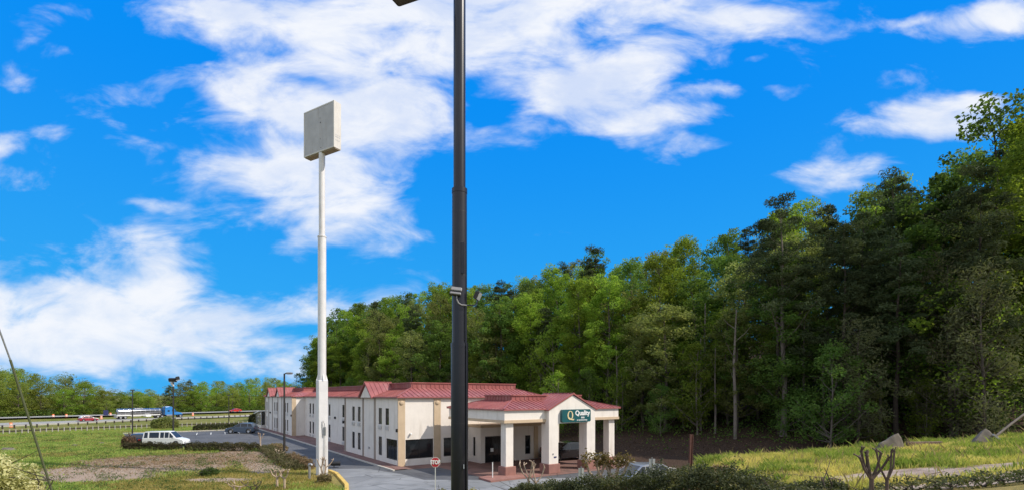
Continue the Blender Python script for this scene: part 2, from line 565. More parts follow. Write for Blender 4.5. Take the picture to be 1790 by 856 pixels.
M['litter'] = mat_leaf('fallen_leaves', (0.07, 0.042, 0.026), (0.14, 0.09, 0.055), 0.1, (0.24, 0.17, 0.11), nsc=0.6)

# ------------------------------------------------------------------ site geometry
MK = Vector((-9.79, 44.5, 0))        # near corner of the motel
MA = math.atan2(0.576, 0.817)
MU = Vector((math.cos(MA), math.sin(MA), 0))
MV = Vector((-math.sin(MA), math.cos(MA), 0))


def L2W(x, y, z=0.0):
    return MK + MU * x + MV * y + Vector((0, 0, z))


HA = np.array([-139.0, 140.0]); HB = np.array([-98.0, 205.0])
HD = (HB - HA) / np.linalg.norm(HB - HA)
HN = np.array([HD[1], -HD[0]])       # towards the viewer
EDGE = np.array([(-110, 178), (-75, 150), (-48, 125), (-21, 100), (0, 80), (15, 66), (25, 56.5), (33, 50), (42, 43), (55, 37), (80, 31), (160, 15)], float)


def edge_dist(x, y):
    """signed distance to the foot of the wood, positive inside it"""
    x = np.asarray(x, float); y = np.asarray(y, float)
    best = np.full(x.shape, 1e9); sign = np.ones(x.shape)
    for (ax, ay), (bx, by) in zip(EDGE[:-1], EDGE[1:]):
        dx, dy = bx - ax, by - ay
        L2 = dx * dx + dy * dy
        t = np.clip(((x - ax) * dx + (y - ay) * dy) / L2, 0, 1)
        ex, ey = x - (ax + t * dx), y - (ay + t * dy)
        d = np.hypot(ex, ey)
        cr = dx * (y - ay) - dy * (x - ax)
        m = d < best
        best = np.where(m, d, best)
        sign = np.where(m, np.where(cr > 0, 1.0, -1.0), sign)
    return best * sign


def vnoise(x, y, s, seed=0):
    """cheap smooth noise from a few sines"""
    r = np.random.default_rng(100 + seed)
    a = np.zeros(np.shape(x))
    for k in range(6):
        ang, ph, fq = r.uniform(0, 6.28), r.uniform(0, 6.28), r.uniform(0.6, 1.8) / s
        a = a + np.sin((x * math.cos(ang) + y * math.sin(ang)) * fq * 6.28 + ph)
    return a / 6.0


def height(x, y):
    x = np.asarray(x, float); y = np.asarray(y, float)
    dh = (x - HA[0]) * HN[0] + (y - HA[1]) * HN[1]
    lx = (x - MK.x) * MU.x + (y - MK.y) * MU.y
    ly = (x - MK.x) * MV.x + (y - MK.y) * MV.y
    left = sstep((-20 - x) / 25)
    z = -1.9 * sstep((92 - dh) / 60) * left
    z = z + 0.9 * sstep((-14 - dh) / 10) * left                      # far carriageway a little higher
    z = z + 2.0 * sstep((-45 - dh) / 60) * left
    # embankment the viewer stands on
    ys = [-1e5, 8, 14, 20, 26, 32, 36, 1e5]
    zs = [4.4, 4.4, 3.05, 1.95, 0.80, 0.02, 0, 0]
    he = np.interp(y, ys, zs)
    # grassy mound on the right
    xl = 8.2 + 0.02 * (y - 22)
    wm = sstep((x - xl) / 3.4 + 0.35) * sstep((31.5 - y) / 4.5)
    mound = 2.78 + 0.06 * vnoise(x, y, 9.0, 12) + 1.9 * (np.clip(x / np.maximum(y, 4), .3, 1.4) - .35) + 0.035 * np.clip(18 - y, 0, 10)
    he = he * (1 - wm) + np.maximum(he, mound) * wm
    z = z + he
    # wooded hill
    d = edge_dist(x, y)
    st = 1.5 + 7.5 * sstep((x + 2) / 12)
    fac = 0.45 + 0.55 * sstep((x + 30) / 45)
    hill = np.where(d > 0, st * 0.22 + 0.27 * np.minimum(d, 60) + 0.10 * np.clip(d - 60, 0, 60), np.clip(d + st, 0, None) * 0.22) * fac
    hill = hill * sstep((x + 95) / 40)
    z = z + hill * (1 - wm)
    # roughness away from the paved lot
    w = np.clip(sstep((-12.5 - lx) / 5) * (1 - sstep((ly - 26) / 8)) + sstep((-30 - lx) / 6) + sstep((31 - y) / 4) + sstep((d + 8) / 4), 0, 1)
    z = z + w * (0.10 * vnoise(x, y, 7.0, 1) + 0.05 * vnoise(x, y, 2.3, 2)) * (1 - 0.8 * sstep((18 - dh) / 10) * left)
    return z


def H(x, y):
    return float(height(np.array([x]), np.array([y]))[0])


def G(px, py, y0=6.0, y1=900.0):
    """where the sight line through a photo pixel meets the ground"""
    Y = np.concatenate([np.arange(y0, 120, 0.1), np.arange(120, y1, 0.5)])
    X = (px - 895) / F * Y
    Z = ZC + (HZ - py) / F * Y
    h = height(X, Y)
    i = np.argmax(Z < h)
    if not (Z < h).any():
        i = len(Y) - 1
    return Vector((X[i], Y[i], h[i]))


# ------------------------------------------------------------------ ground
def mat_ground():
    m = bpy.data.materials.new('ground')
    m.use_nodes = True
    g = NT(m.node_tree)
    b = m.node_tree.nodes['Principled BSDF']
    b.inputs['Roughness'].default_value = 0.95
    b.inputs['Specular IOR Level'].default_value = 0.15
    tc = g.n('ShaderNodeTexCoord')
    vec = tc.outputs['Object']
    n1 = g.noise(vec, 0.16, 6, 0.6)
    n2 = g.noise(vec, 1.3, 6, 0.65)
    n3 = g.noise(vec, 9.0, 5, 0.7)
    grass = g.ramp(g.m('ADD', g.m('MULTIPLY', n1.outputs[0], 0.55), g.m('MULTIPLY', n2.outputs[0], 0.45)),
                   [(0.34, (0.09, 0.135, 0.022)), (0.47, (0.155, 0.185, 0.035)), (0.56, (0.25, 0.225, 0.07)), (0.68, (0.32, 0.24, 0.12))])
    grass = g.mix(g.smooth(n3.outputs[0], 0.3, 0.7), g.mix(0.45, grass, (0.03, 0.04, 0.01)), grass)
    mulch = g.ramp(n3.outputs[0], [(0.3, (0.19, 0.135, 0.105)), (0.5, (0.35, 0.26, 0.19)), (0.66, (0.52, 0.41, 0.32))])
    litter = g.ramp(n3.outputs[0], [(0.3, (0.028, 0.018, 0.012)), (0.5, (0.06, 0.038, 0.026)), (0.68, (0.13, 0.085, 0.06))])
    dirt = g.ramp(n2.outputs[0], [(0.3, (0.24, 0.17, 0.13)), (0.5, (0.42, 0.32, 0.26)), (0.7, (0.56, 0.46, 0.39))])
    dry = g.ramp(n3.outputs[0], [(0.3, (0.19, 0.165, 0.045)), (0.5, (0.30, 0.24, 0.075)), (0.7, (0.40, 0.28, 0.12))])

    def attr(nm):
        a = g.n('ShaderNodeAttribute', attribute_name=nm)
        return a.outputs['Fac']

    def zone(col, other, nm, soft=0.12):
        f = g.m('ADD', attr(nm), g.m('MULTIPLY', g.m('SUBTRACT', n2.outputs[0], 0.5), 1.0))
        return g.mix(g.smooth(f, 0.5 - soft, 0.5 + soft), col, other)
    c = zone(grass, dry, 'dry', 0.25)
    c = zone(c, mulch, 'mulch')
    c = zone(c, dirt, 'dirt')
    c = zone(c, litter, 'litter', 0.2)
    g.link(c, b.inputs['Base Color'])
    bp = g.n('ShaderNodeBump')
    bp.inputs['Strength'].default_value = 0.8
    bp.inputs['Distance'].default_value = 0.12
    g.link(g.m('ADD', n3.outputs[0], g.m('MULTIPLY', n2.outputs[0], 1.5)), bp.inputs['Height'])
    g.link(bp.outputs[0], b.inputs['Normal'])
    return m


def ell(x, y, c, rx, ry, rot):
    dx, dy = x - c[0], y - c[1]
    a, b = dx * math.cos(rot) + dy * math.sin(rot), -dx * math.sin(rot) + dy * math.cos(rot)
    return np.clip(1.25 - 0.75 * np.hypot(a / rx, b / ry), 0, 1)


def zones(x, y):
    d = edge_dist(x, y)
    lx = (x - MK.x) * MU.x + (y - MK.y) * MU.y
    litter = sstep((d + 13) / 3) * sstep((x + 75) / 20) * (1 - sstep((31 - y) / 2.5) * sstep((x - 6) / 3))
    litter = np.maximum(litter, sstep((x - 4) / 2) * sstep((d + 30) / 4) * sstep((y - 33.5) / 2))
    mul = np.zeros_like(x)
    for (px, py, rx, ry, rot) in ((330, 802, 9.0, 5.0, .25), (240, 818, 7.5, 3.8, .2), (400, 796, 6.5, 4.2, .5), (160, 834, 4.5, 2.2, 0.1), (385, 838, 2.6, .9, 0)):
        p = P(px, py)
        mul = np.maximum(mul, ell(x, y, p, rx, ry, rot))
    # strip of bark under the driveway hedge
    ly = (x - MK.x) * MV.x + (y - MK.y) * MV.y
    mul = np.maximum(mul, np.clip(1.1 - np.abs(lx + 9.6) / 2.2, 0, 1) * sstep((ly - 1) / 3) * sstep((33 - ly) / 3))
    dirt = np.zeros_like(x)
    for (px, py, z, rx, ry, rot) in ((1640, 830, 3.9, 3.9, 1.25, -.12), (1550, 828, 3.9, 2.0, .9, 0), (1745, 836, 3.9, 2.6, .9, -.1)):
        p = G(px, py)
        dirt = np.maximum(dirt, ell(x, y, p, rx, ry, rot))
    dry = 0.35 + 0.5 * sstep((x - 4) / 6) * sstep((32 - y) / 4)
    p = P(470, 830); dry = np.maximum(dry, ell(x, y, p, 9, 7, .3))
    return dict(litter=litter, mulch=mul, dirt=dirt, dry=dry)


def build_ground():
    def axis(lo, hi, step, far, grow):
        a = list(np.arange(lo, hi + .01, step))
        s, v = step, hi
        while v < far:
            s *= grow; v += s; a.append(v)
        s, v = step, lo
        pre = []
        while v > -far:
            s *= grow; v -= s; pre.append(v)
        return np.array(pre[::-1] + a)
    xs = axis(-70, 60, 0.7, 4000, 1.12)
    ys = axis(-2, 75, 0.7, 4000, 1.10)
    X, Y = np.meshgrid(xs, ys)
    Z = height(X, Y)
    # keep the ground just under the paved sheets
    nx, ny = len(xs), len(ys)
    v = np.stack([X.ravel(), Y.ravel(), Z.ravel()], 1)
    i = np.arange((ny - 1) * nx).reshape(ny - 1, nx)[:, :-1].ravel()
    f = np.stack([i, i + 1, i + 1 + nx, i + nx], 1)
    me = np_mesh('ground', v, f, mat_ground(), True)
    for k, arr in zones(X.ravel(), Y.ravel()).items():
        at = me.attributes.new(k, 'FLOAT', 'POINT')
        at.data.foreach_set('value', arr.astype(np.float32))
    tag(mesh_obj('ground', me), kind='structure')


build_ground()


def mat_asphalt(name, c1, c2, patch):
    m = bpy.data.materials.new(name)
    m.use_nodes = True
    g = NT(m.node_tree)
    b = m.node_tree.nodes['Principled BSDF']
    b.inputs['Roughness'].default_value = 0.88
    b.inputs['Specular IOR Level'].default_value = 0.3
    vec = g.n('ShaderNodeTexCoord').outputs['Object']
    n1 = g.noise(vec, 0.22, 6, 0.6, 0.6)
    n2 = g.noise(vec, 30, 4, 0.6)
    c = g.mix(g.smooth(n1.outputs[0], 0.35, 0.68), c1, c2)
    n4 = g.noise(vec, 0.5, 3, 0.5, 1.5)
    c = g.mix(g.m('MULTIPLY', g.smooth(n4.outputs[0], 0.54, 0.64), 0.75), c, patch)
    c = g.mix(g.m('MULTIPLY', g.smooth(n2.outputs[0], 0.35, 0.7), 0.25), c, tuple(x * 1.5 for x in c2))
    vo = g.n('ShaderNodeTexVoronoi', feature='DISTANCE_TO_EDGE')
    g.link(vec, vo.inputs['Vector'])
    vo.inputs['Scale'].default_value = 0.27
    cr = g.m('LESS_THAN', vo.outputs['Distance'], 0.008)
    c = g.mix(g.m('MULTIPLY', cr, 0.6), c, tuple(x * 0.45 for x in c1))
    g.link(c, b.inputs['Base Color'])
    bp = g.n('ShaderNodeBump')
    bp.inputs['Strength'].default_value = 0.25
    bp.inputs['Distance'].default_value = 0.01
    g.link(n2.outputs[0], bp.inputs['Height'])
    g.link(bp.outputs[0], b.inputs['Normal'])
    return m


M['asphalt'] = mat_asphalt('asphalt', (0.075, 0.078, 0.085), (0.11, 0.112, 0.12), (0.06, 0.06, 0.065))
M['lit_asphalt'] = mat_asphalt('sunlit_asphalt', (0.17, 0.175, 0.18), (0.25, 0.255, 0.26), (0.12, 0.125, 0.13))  # paler copy of the asphalt, sunlight put into its colour
M['highway'] = mat_asphalt('highway_asphalt', (0.27, 0.26, 0.24), (0.33, 0.32, 0.30), (0.22, 0.21, 0.20))
M['paver'] = mat_asphalt('red_brown_paving', (0.17, 0.095, 0.08), (0.23, 0.135, 0.115), (0.12, 0.075, 0.065))


def sheet(name, pts, z, mat):
    me = bpy.data.meshes.new(name)
    me.from_pydata([(p[0], p[1], z) for p in pts], [], [tuple(range(len(pts)))])
    if me.polygons[0].normal.z < 0:
        me.flip_normals()
    me.materials.append(mat)
    me.update()
    return tag(mesh_obj(name, me), kind='structure')


lot = [(-10.4, 32.4), (-11.3, 35.2), P(588, 828), P(575, 823), P(545, 813), P(480, 789), P(436, 780), P(330, 781), P(240, 780),
       P(215, 758), P(330, 754), P(452, 749.5), L2W(3, 70), L2W(3, 3), L2W(17.5, 3), L2W(17.5, 22), L2W(25, 22), L2W(22.5, 2), P(1096, 807), P(1150, 816), P(1250, 833), (17, 35), (15, 32.4)]
sheet('parking_lot', lot, 0.03, M['asphalt'])
sheet('sunlit_pavement', [(-10.3, 32.5), (-11.2, 35.2), P(586, 828), P(577, 820), P(640, 818.5), P(700, 828), P(742, 838.5), P(880, 838.5), P(960, 836), P(1050, 834), P(1096, 826), P(1150, 823), (16, 36), (14.8, 32.5)], 0.036, M['lit_asphalt'])  # sunlit ground painted as a paler sheet up to the canopy shadow's edge
sheet('entrance_paving', [L2W(*p) for p in ((-.0, 0), (-.0, -2.0), (2.6, -2.4), (2.9, -11.4), (17.6, -11.6), (17.6, 1), (16, 0))], 0.042, M['paver'])
sheet('walkway', [L2W(*p) for p in ((0, 0), (0, 15), (1.8, 15), (1.8, 40.4), (0, 40.4), (0, 64), (-1.25, 64), (-1.25, -2), (0, -2))], 0.10, M['paver'])


def road(name, off, w, z, mat, s0=-260, s1=520, wob=0):
    c = HA + HN * off
    d = HD
    ps = [c + d * s0 + HN * w / 2, c + d * s1 + HN * w / 2, c + d * s1 - HN * w / 2, c + d * s0 - HN * w / 2]
    return sheet(name, ps, z, mat)


road('highway', 0, 15, -1.62, M['highway'])
road('highway', -26, 12, -0.72, M['highway'])
for off, z in ((6.6, -1.612), (-6.6, -1.612), (-20.6, -0.712), (-31.4, -0.712)):
    road('road_edge_line', off, 0.3, z, M['paint_line'])


def kerb_run(name, pts, w, h, mat, z0=0.0):
    mb = MB()
    pts = [Vector((p[0], p[1], 0)) for p in pts]
    n = len(pts)
    L, Rr = [], []
    for i, p in enumerate(pts):
        a, b = pts[max(0, i - 1)], pts[min(n - 1, i + 1)]
        d = (b - a).normalized()
        s = Vector((-d.y, d.x, 0)) * (w / 2)
        L.append(p + s); Rr.append(p - s)
    for i in range(n - 1):
        q = [L[i], Rr[i], Rr[i + 1], L[i + 1]]
        vs = [Vector((p.x, p.y, z0)) for p in q] + [Vector((p.x, p.y, z0 + h)) for p in q]
        mb.add(vs, [(4, 5, 6, 7), (0, 4, 7, 3), (1, 2, 6, 5), (0, 1, 5, 4), (2, 3, 7, 6)])
    o = mb.build(name, mat)
    return tag(o, kind='structure')


kerb_run('kerb', [L2W(-1.34, 65), L2W(-1.34, 40), L2W(-1.34, 16), L2W(-1.34, -2.2)], 0.18, 0.13, M['kerb'])
kerb_run('kerb', [P(575, 823), P(588, 828), (-11.3, 35.2), (-10.4, 32.4)], 0.26, 0.15, M['kerb_yellow'])
kerb_run('kerb', [P(215, 757.4), P(330, 753.6), P(452, 749.2)], 0.5, 0.14, M['kerb'])
kerb_run('kerb', [L2W(25, 22), L2W(22.6, 2), P(1096, 806.6), P(1150, 815.6), P(1250, 832)], 0.2, 0.14, M['kerb'])
# painted stalls in the upper lot
for k in range(5):
    a = P(345 + k * 24, 756 - k * .6); b = a + (P(340, 766) - P(345, 756)).normalized() * 5
    s = Vector((0.06, 0, 0))
    sheet('stall_line', [a - s, b - s, b + s, a + s], 0.036, M['paint_line'])

# ------------------------------------------------------------------ motel
motel = empty('motel', MK, MA, 'long two storey cream motel with red metal roof and rows of narrow windows', 'motel')
WALL_H = 5.92


def wall_panel(name, a, b, h, openings, mat, parent, depth=0.16, z0=0.0):
    """wall from a to b (local xy), outside on the right hand of a->b; openings (s0,s1,z0,z1)"""
    a, b = Vector((*a, 0)), Vector((*b, 0))
    d = (b - a); L = d.length; d.normalize()
    nrm = Vector((d.y, -d.x, 0))
    ss = sorted(set([0, L] + [o[0] for o in openings] + [o[1] for o in openings]))
    zz = sorted(set([z0, h] + [o[2] for o in openings] + [o[3] for o in openings]))
    mb = MB()
    pt = lambda s, z, q=0: a + d * s - nrm * q + Vector((0, 0, z))
    for i in range(len(ss) - 1):
        for j in range(len(zz) - 1):
            sm, zm = (ss[i] + ss[i + 1]) / 2, (zz[j] + zz[j + 1]) / 2
            if any(o[0] < sm < o[1] and o[2] < zm < o[3] for o in openings):
                continue
            mb.quad(pt(ss[i], zz[j]), pt(ss[i + 1], zz[j]), pt(ss[i + 1], zz[j + 1]), pt(ss[i], zz[j + 1]))
    for (s0, s1, q0, q1) in openings:
        mb.quad(pt(s0, q0), pt(s0, q0, depth), pt(s0, q1, depth), pt(s0, q1))
        mb.quad(pt(s1, q1), pt(s1, q1, depth), pt(s1, q0, depth), pt(s1, q0))
        mb.quad(pt(s0, q1), pt(s0, q1, depth), pt(s1, q1, depth), pt(s1, q1))
        mb.quad(pt(s1, q0), pt(s1, q0, depth), pt(s0, q0, depth), pt(s0, q0))
    return mb.build(name, mat, parent)


def window(parent, a, b, op, cols=1, rows=1, depth=0.10, mat_p=None, fw=0.05, name='window'):
    a3, b3 = Vector((*a, 0)), Vector((*b, 0))
    d = (b3 - a3).normalized()
    ang = math.atan2(d.y, d.x)
    s0, s1, z0, z1 = op
    W, Hh = s1 - s0, z1 - z0
    loc = a3 + d * (s0 + W / 2) + Vector((0, 0, z0))
    mb = MB()
    y0, y1 = depth - 0.05, depth + 0.05      # local +y points inwards
    mb.box((-W / 2, y0, 0), (-W / 2 + fw, y1, Hh)); mb.box((W / 2 - fw, y0, 0), (W / 2, y1, Hh))
    mb.box((-W / 2 + fw, y0, 0), (W / 2 - fw, y1, fw)); mb.box((-W / 2 + fw, y0, Hh - fw), (W / 2 - fw, y1, Hh))
    fr = mb.build(name, M['frame'], parent)
    fr.location = loc; fr.rotation_euler = (0, 0, ang)
    pw, ph = (W - 2 * fw) / cols, (Hh - 2 * fw) / rows
    for i in range(cols):
        for j in range(rows):
            g = 0.012 if cols * rows > 1 else 0.0
            p = MB().box((-W / 2 + fw + i * pw + g, depth - 0.005, fw + j * ph + g), (-W / 2 + fw + (i + 1) * pw - g, depth + 0.008, fw + (j + 1) * ph - g)).build('pane', mat_p or M['glass'], fr)
    if cols * rows > 1:
        q = MB()
        for i in range(1, cols):
            x = -W / 2 + fw + i * pw
            q.box((x - .011, depth - .03, fw), (x + .011, depth + .03, Hh - fw))
        for j in range(1, rows):
            z = fw + j * ph
            q.box((-W / 2 + fw, depth - .026, z - .011), (W / 2 - fw, depth + .026, z + .011))
        q.build('mullion', M['frame'], fr)
    return fr


def grille(parent, a, b, s, z, w=0.86, h=0.40):
    a3, b3 = Vector((*a, 0)), Vector((*b, 0))
    d = (b3 - a3).normalized()
    mb = MB()
    mb.box((-w / 2, -0.05, 0), (w / 2, -0.001, h))
    for k in range(5):
        zz = 0.05 + k * (h - 0.1) / 5
        mb.box((-w / 2 + .04, -0.085, zz), (w / 2 - .04, -0.05, zz + 0.035))
    o = mb.build('air_conditioner_grille', M['grille'], parent)
    o.location = a3 + d * s + Vector((0, 0, z)); o.rotation_euler = (0, 0, math.atan2(d.y, d.x))


UP, LO = (3.50, 5.02), (0.62, 2.36)
# facade runs, walked so that outside is on the right hand: going -y along x = const faces -x
def facade(x, ya, yb, wins, extra=()):
    a, b = (x, yb), (x, ya)                 # from far to near
    ops, todo = [], []
    for (yc, floors, w) in wins:
        for fl in floors:
            z0, z1 = UP if fl == 'u' else LO
            s = yb - yc
            ops.append((s - w / 2, s + w / 2, z0, z1)); todo.append((ops[-1], fl, s))
    for op in extra:
        ops.append((yb - op[1], yb - op[0], op[2], op[3]))
    wall_panel('wall', a, b, WALL_H, ops, M['stucco'], motel)
    for op, fl, s in todo:
        window(motel, a, b, op, rows=1, mat_p=M['glass_curtain'] if random.random() < .4 else M['glass'])
        if not (x == 0 and ya == 0 and fl == 'l' ):
            grille(motel, a, b, s, op[2] - 0.46)
    for op in ops[len(todo):]:
        window(motel, a, b, op, cols=3)


w85 = 0.84
facade(0, 0, 15, [(4.36, 'ul', w85), (2.64, 'u', w85), (12.07, 'ul', w85), (10.26, 'ul', w85)], extra=[(0.35, 2.85, 0.50, 2.30)])
facade(1.8, 15, 40.4, [(19.75, 'ul', w85), (21.4, 'ul', w85), (27.3, 'ul', w85), (29.0, 'ul', w85), (35.5, 'ul', w85), (37.2, 'ul', w85)])
facade(0, 40.4, 62.5, [(43.7, 'ul', w85), (45.4, 'ul', w85), (51.9, 'ul', w85), (53.7, 'ul', w85), (60.9, 'ul', w85)])
# walls facing the front
wall_panel('wall', (0, 40.4), (1.8, 40.4), WALL_H, [], M['stucco'], motel)
wall_panel('wall', (1.8, 15), (0, 15), WALL_H, [], M['stucco'], motel)
fops = [(0.62, 3.3, 0.62, 2.32), (4.35, 6.2, 0.62, 2.32)]
wall_panel('wall', (0, 0), (16, 0), WALL_H, fops, M['stucco'], motel)
window(motel, (0, 0), (16, 0), fops[0], cols=2, fw=0.06)
window(motel, (0, 0), (16, 0), fops[1], cols=2, fw=0.06)
wall_panel('wall', (16, 0), (16, 62.5), WALL_H, [], M['stucco'], motel)
wall_panel('wall', (16, 62.5), (0, 62.5), WALL_H, [], M['stucco'], motel)
# pilasters
for (x, y, w) in ((0, 5.71, .34), (0, 9.0, .34), (0, 14.8, .36), (0, 47.8, .34), (0, 50.9, .34), (0, 55.6, .34), (0, 58.9, .34), (0, 62.3, .36)):
    MB().box((x - .06, y - w / 2, 0.02), (x + .02, y + w / 2, WALL_H - .03), ).build('pilaster', M['taupe'], motel)
MB().box((-.09, -.09, .02), (.55, .02, WALL_H - .02)).build('pilaster', M['tan'], motel)
MB().box((3.35, -.09, .02), (4.0, .02, WALL_H - .02)).build('pilaster', M['tan'], motel)
MB().box((-.09, 40.31, .02), (.5, 40.42, WALL_H - .02)).build('pilaster', M['tan'], motel)
for x in (.23, 3.67):
    MB().lathe([(0.0, .07), (.17, .07), (.19, .05), (.19, 0)], Matrix.Translation((x, -.09, 5.55)) @ Matrix.Rotation(R(90), 4, 'X'), 16).build('medallion', M['tan'], motel)
# small wall lamps
for (x, y, z) in ((-.10, .12, 3.0), (1.7, 24.5, 3.2), (-.16, 15.0, 3.1), (-.10, 40.6, 3.0), (-.10, 57.2, 3.0)):
    MB().box((x - .12, y - .09, z), (x + .1, y + .09, z + .3), ch=.03).build('wall_lamp', M['black'], motel)
for (x, y) in ((-.05, 7.2),):
    MB().box((x - .05, y - .08, 1.0), (x + .05, y + .08, 1.18)).build('outlet_box', M['grey_metal'], motel)
MB().box((1.0, -.25, 2.75), (1.14, -.0, 2.9), ch=.02).build('security_camera', M['sign_white'], motel)

# roof ring
FOOT = [(0, 0), (16, 0), (16, 62.5), (0, 62.5), (0, 40.4), (1.8, 40.4), (1.8, 15), (0, 15)]


def offset(poly, d):
    n = len(poly)
    out = []
    for i in range(n):
        p0, p1, p2 = (Vector(poly[(i + k) % n]) for k in (-1, 0, 1))
        d1, d2 = (p1 - p0).normalized(), (p2 - p1).normalized()
        n1, n2 = Vector((-d1.y, d1.x)), Vector((-d2.y, d2.x))      # inward for ccw
        bis = (n1 + n2)
        out.append(p1 + bis * (d / (1 + n1.dot(n2))))
    return out


def hip_roof(parent, foot, over, inset, z_eave, z_top, band, rib, convex_fn, cap_top=True):
    e, t = offset(foot, -over), offset(foot, inset)
    n = len(foot)
    sl, bd = MB(), MB()
    ribs = MB()
    run = over + inset
    for i in range(n):
        j = (i + 1) % n
        E0, E1, T0, T1 = e[i], e[j], t[i], t[j]
        sl.quad((*E0, z_eave), (*E1, z_eave), (*T1, z_top), (*T0, z_top))
        sl.quad((*E0, z_eave - .10), (*E1, z_eave - .10), (*E1, z_eave), (*E0, z_eave))
        bd.quad((*T0, z_top), (*T1, z_top), (*T1, z_top + band), (*T0, z_top + band))
        d = (E1 - E0); L = d.length; d.normalize()
        inn = Vector((-d.y, d.x))
        # corner types: how far the run at s reaches
        v0, v1 = (T0 - E0).dot(d), (T1 - E1).dot(d)
        k = rib * .5
        while k < L:
            fr = 1.0
            if v0 > 0 and k < v0: fr = min(fr, k / v0)
            if v1 < 0 and L - k < -v1: fr = min(fr, (L - k) / -v1)
            if fr > .05:
                a = E0 + d * k; b = a + inn * run * fr
                za, zb = z_eave, z_eave + (z_top - z_eave) * fr
                ribs.bar((*a, za + .02), (*b, zb + .02), .05, .055)
                if fr == 1.0:
                    o = inn * -.012
                    ribs.bar((*(b + o), z_top), (*(b + o), z_top + band), .05, .05, up=(d.x, d.y, 0))
            k += rib
        ribs.bar((*(T0 - inn * .03), z_top + band), (*(T1 - inn * .03), z_top + band), .12, .09)
        hip = MB()
    roof = sl.build('roof', M['roof'], parent)
    bd.build('roof_band', M['roof'], roof)
    rb = ribs.build('roof_seams', M['roof'], roof)
    tag(rb, kind='stuff')
    for i in range(n):
        MB().bar((*e[i], z_eave + .03), (*t[i], z_top + .03), .13, .07).build('hip_cap', M['roof'], roof)
    if cap_top:
        me = bpy.data.meshes.new('roof_deck')
        me.from_pydata([(*p, z_top + band - .05) for p in t], [], [tuple(range(n))])
        me.materials.append(M['concrete'])
        mesh_obj('roof_deck', me, roof)
    return roof


roof = hip_roof(motel, FOOT, .28, 2.1, 6.06, 6.86, .50, .46, None)
fm = MB()
eo = offset(FOOT, -.22)
for i in range(len(FOOT)):
    j = (i + 1) % len(FOOT)
    fm.quad((*eo[i], 5.90), (*eo[j], 5.90), (*eo[j], 6.02), (*eo[i], 6.02))
    fm.quad((*FOOT[i], 5.905), (*FOOT[j], 5.905), (*eo[j], 5.90), (*eo[i], 5.90))
fm.build('eave_trim', M['taupe'], motel)


def gable(y0, y1, apex):
    """gable over a bay of the long front: triangular wall and two roof slopes"""
    ym = (y0 + y1) / 2
    w = MB()
    w.add([(-.30, y0, 5.98), (-.30, y1, 5.98), (-.30, ym, apex - .12), (-.08, y0, 5.98), (-.08, y1, 5.98), (-.08, ym, apex - .12)],
          [(2, 1, 0), (3, 4, 5), (0, 1, 4, 3), (1, 2, 5, 4), (2, 0, 3, 5)])
    gw = w.build('gable_wall', M['stucco'], motel)
    r = MB()
    xb = 2.3
    for s, yy in ((1, y0 - .25), (-1, y1 + .25)):
        z0 = 5.92
        a, b, c, d = Vector((-.5, yy, z0)), Vector((-.5, ym, apex)), Vector((xb, ym, apex)), Vector((xb, yy, z0))
        up = Vector((0, 0, .09))
        q = [a, b, c, d] if s > 0 else [d, c, b, a]
        r.add([p + up for p in q] + q, [(3, 2, 1, 0), (4, 5, 6, 7), (0, 1, 5, 4), (1, 2, 6, 5), (2, 3, 7, 6), (3, 0, 4, 7)])
    gr = r.build('gable_roof', M['roof'], motel)
    rb = MB()
    for yy in (y0 - .25, y1 + .25):
        k = -.45
        while k < xb:
            rb.bar((k, yy, 5.92 + .11), (k, ym, apex + .11), .05, .05)
            k += .46
    rb.bar((-.5, ym, apex + .1), (xb, ym, apex + .1), .14, .06)
    tag(rb.build('gable_seams', M['roof'], gr), kind='stuff')


gable(5.71, 9.0, 7.42)
gable(47.8, 50.9, 7.42)
gable(55.6, 58.9, 7.42)

# entrance vestibule under the canopy
wall_panel('vestibule_wall', (6.9, 0), (6.9, -2.3), 3.25, [(.95, 1.35, .6, 2.35)], M['stucco'], motel)
window(motel, (6.9, 0), (6.9, -2.3), (.95, 1.35, .6, 2.35))
vops = [(.45, 3.55, 0.0, 2.45), (5.0, 5.65, .55, 2.35), (7.0, 7.6, .55, 2.35)]
wall_panel('vestibule_wall', (6.9, -2.3), (15.2, -2.3), 3.25, vops, M['stucco'], motel)
wall_panel('vestibule_wall', (15.2, -2.3), (15.2, 0), 3.25, [], M['stucco'], motel)
for op in vops[1:]:
    window(motel, (6.9, -2.3), (15.2, -2.3), op)
MB().box((6.85, -2.38, 3.25), (15.25, 0, 3.5)).build('vestibule_parapet', M['tan'], motel)
MB().box((12.95, -2.42, .1), (13.4, -2.31, 3.2)).build('pilaster', M['tan'], motel)
door = window(motel, (6.9, -2.3), (15.2, -2.3), vops[0], cols=4, fw=.07, name='entrance_door')
MB().box((-.9, .06, 1.0), (-.6, .075, 1.35)).build('door_notice', M['sign_white'], door)
MB().box((1.1, .06, .9), (1.35, .075, 1.5)).build('door_notice', M['blue_sign'], door)
MB().box((13.6, -3.2, .04), (15.6, -2.45, 1.15), ch=.03).build('brick_planter', M['brick_paint'], motel)

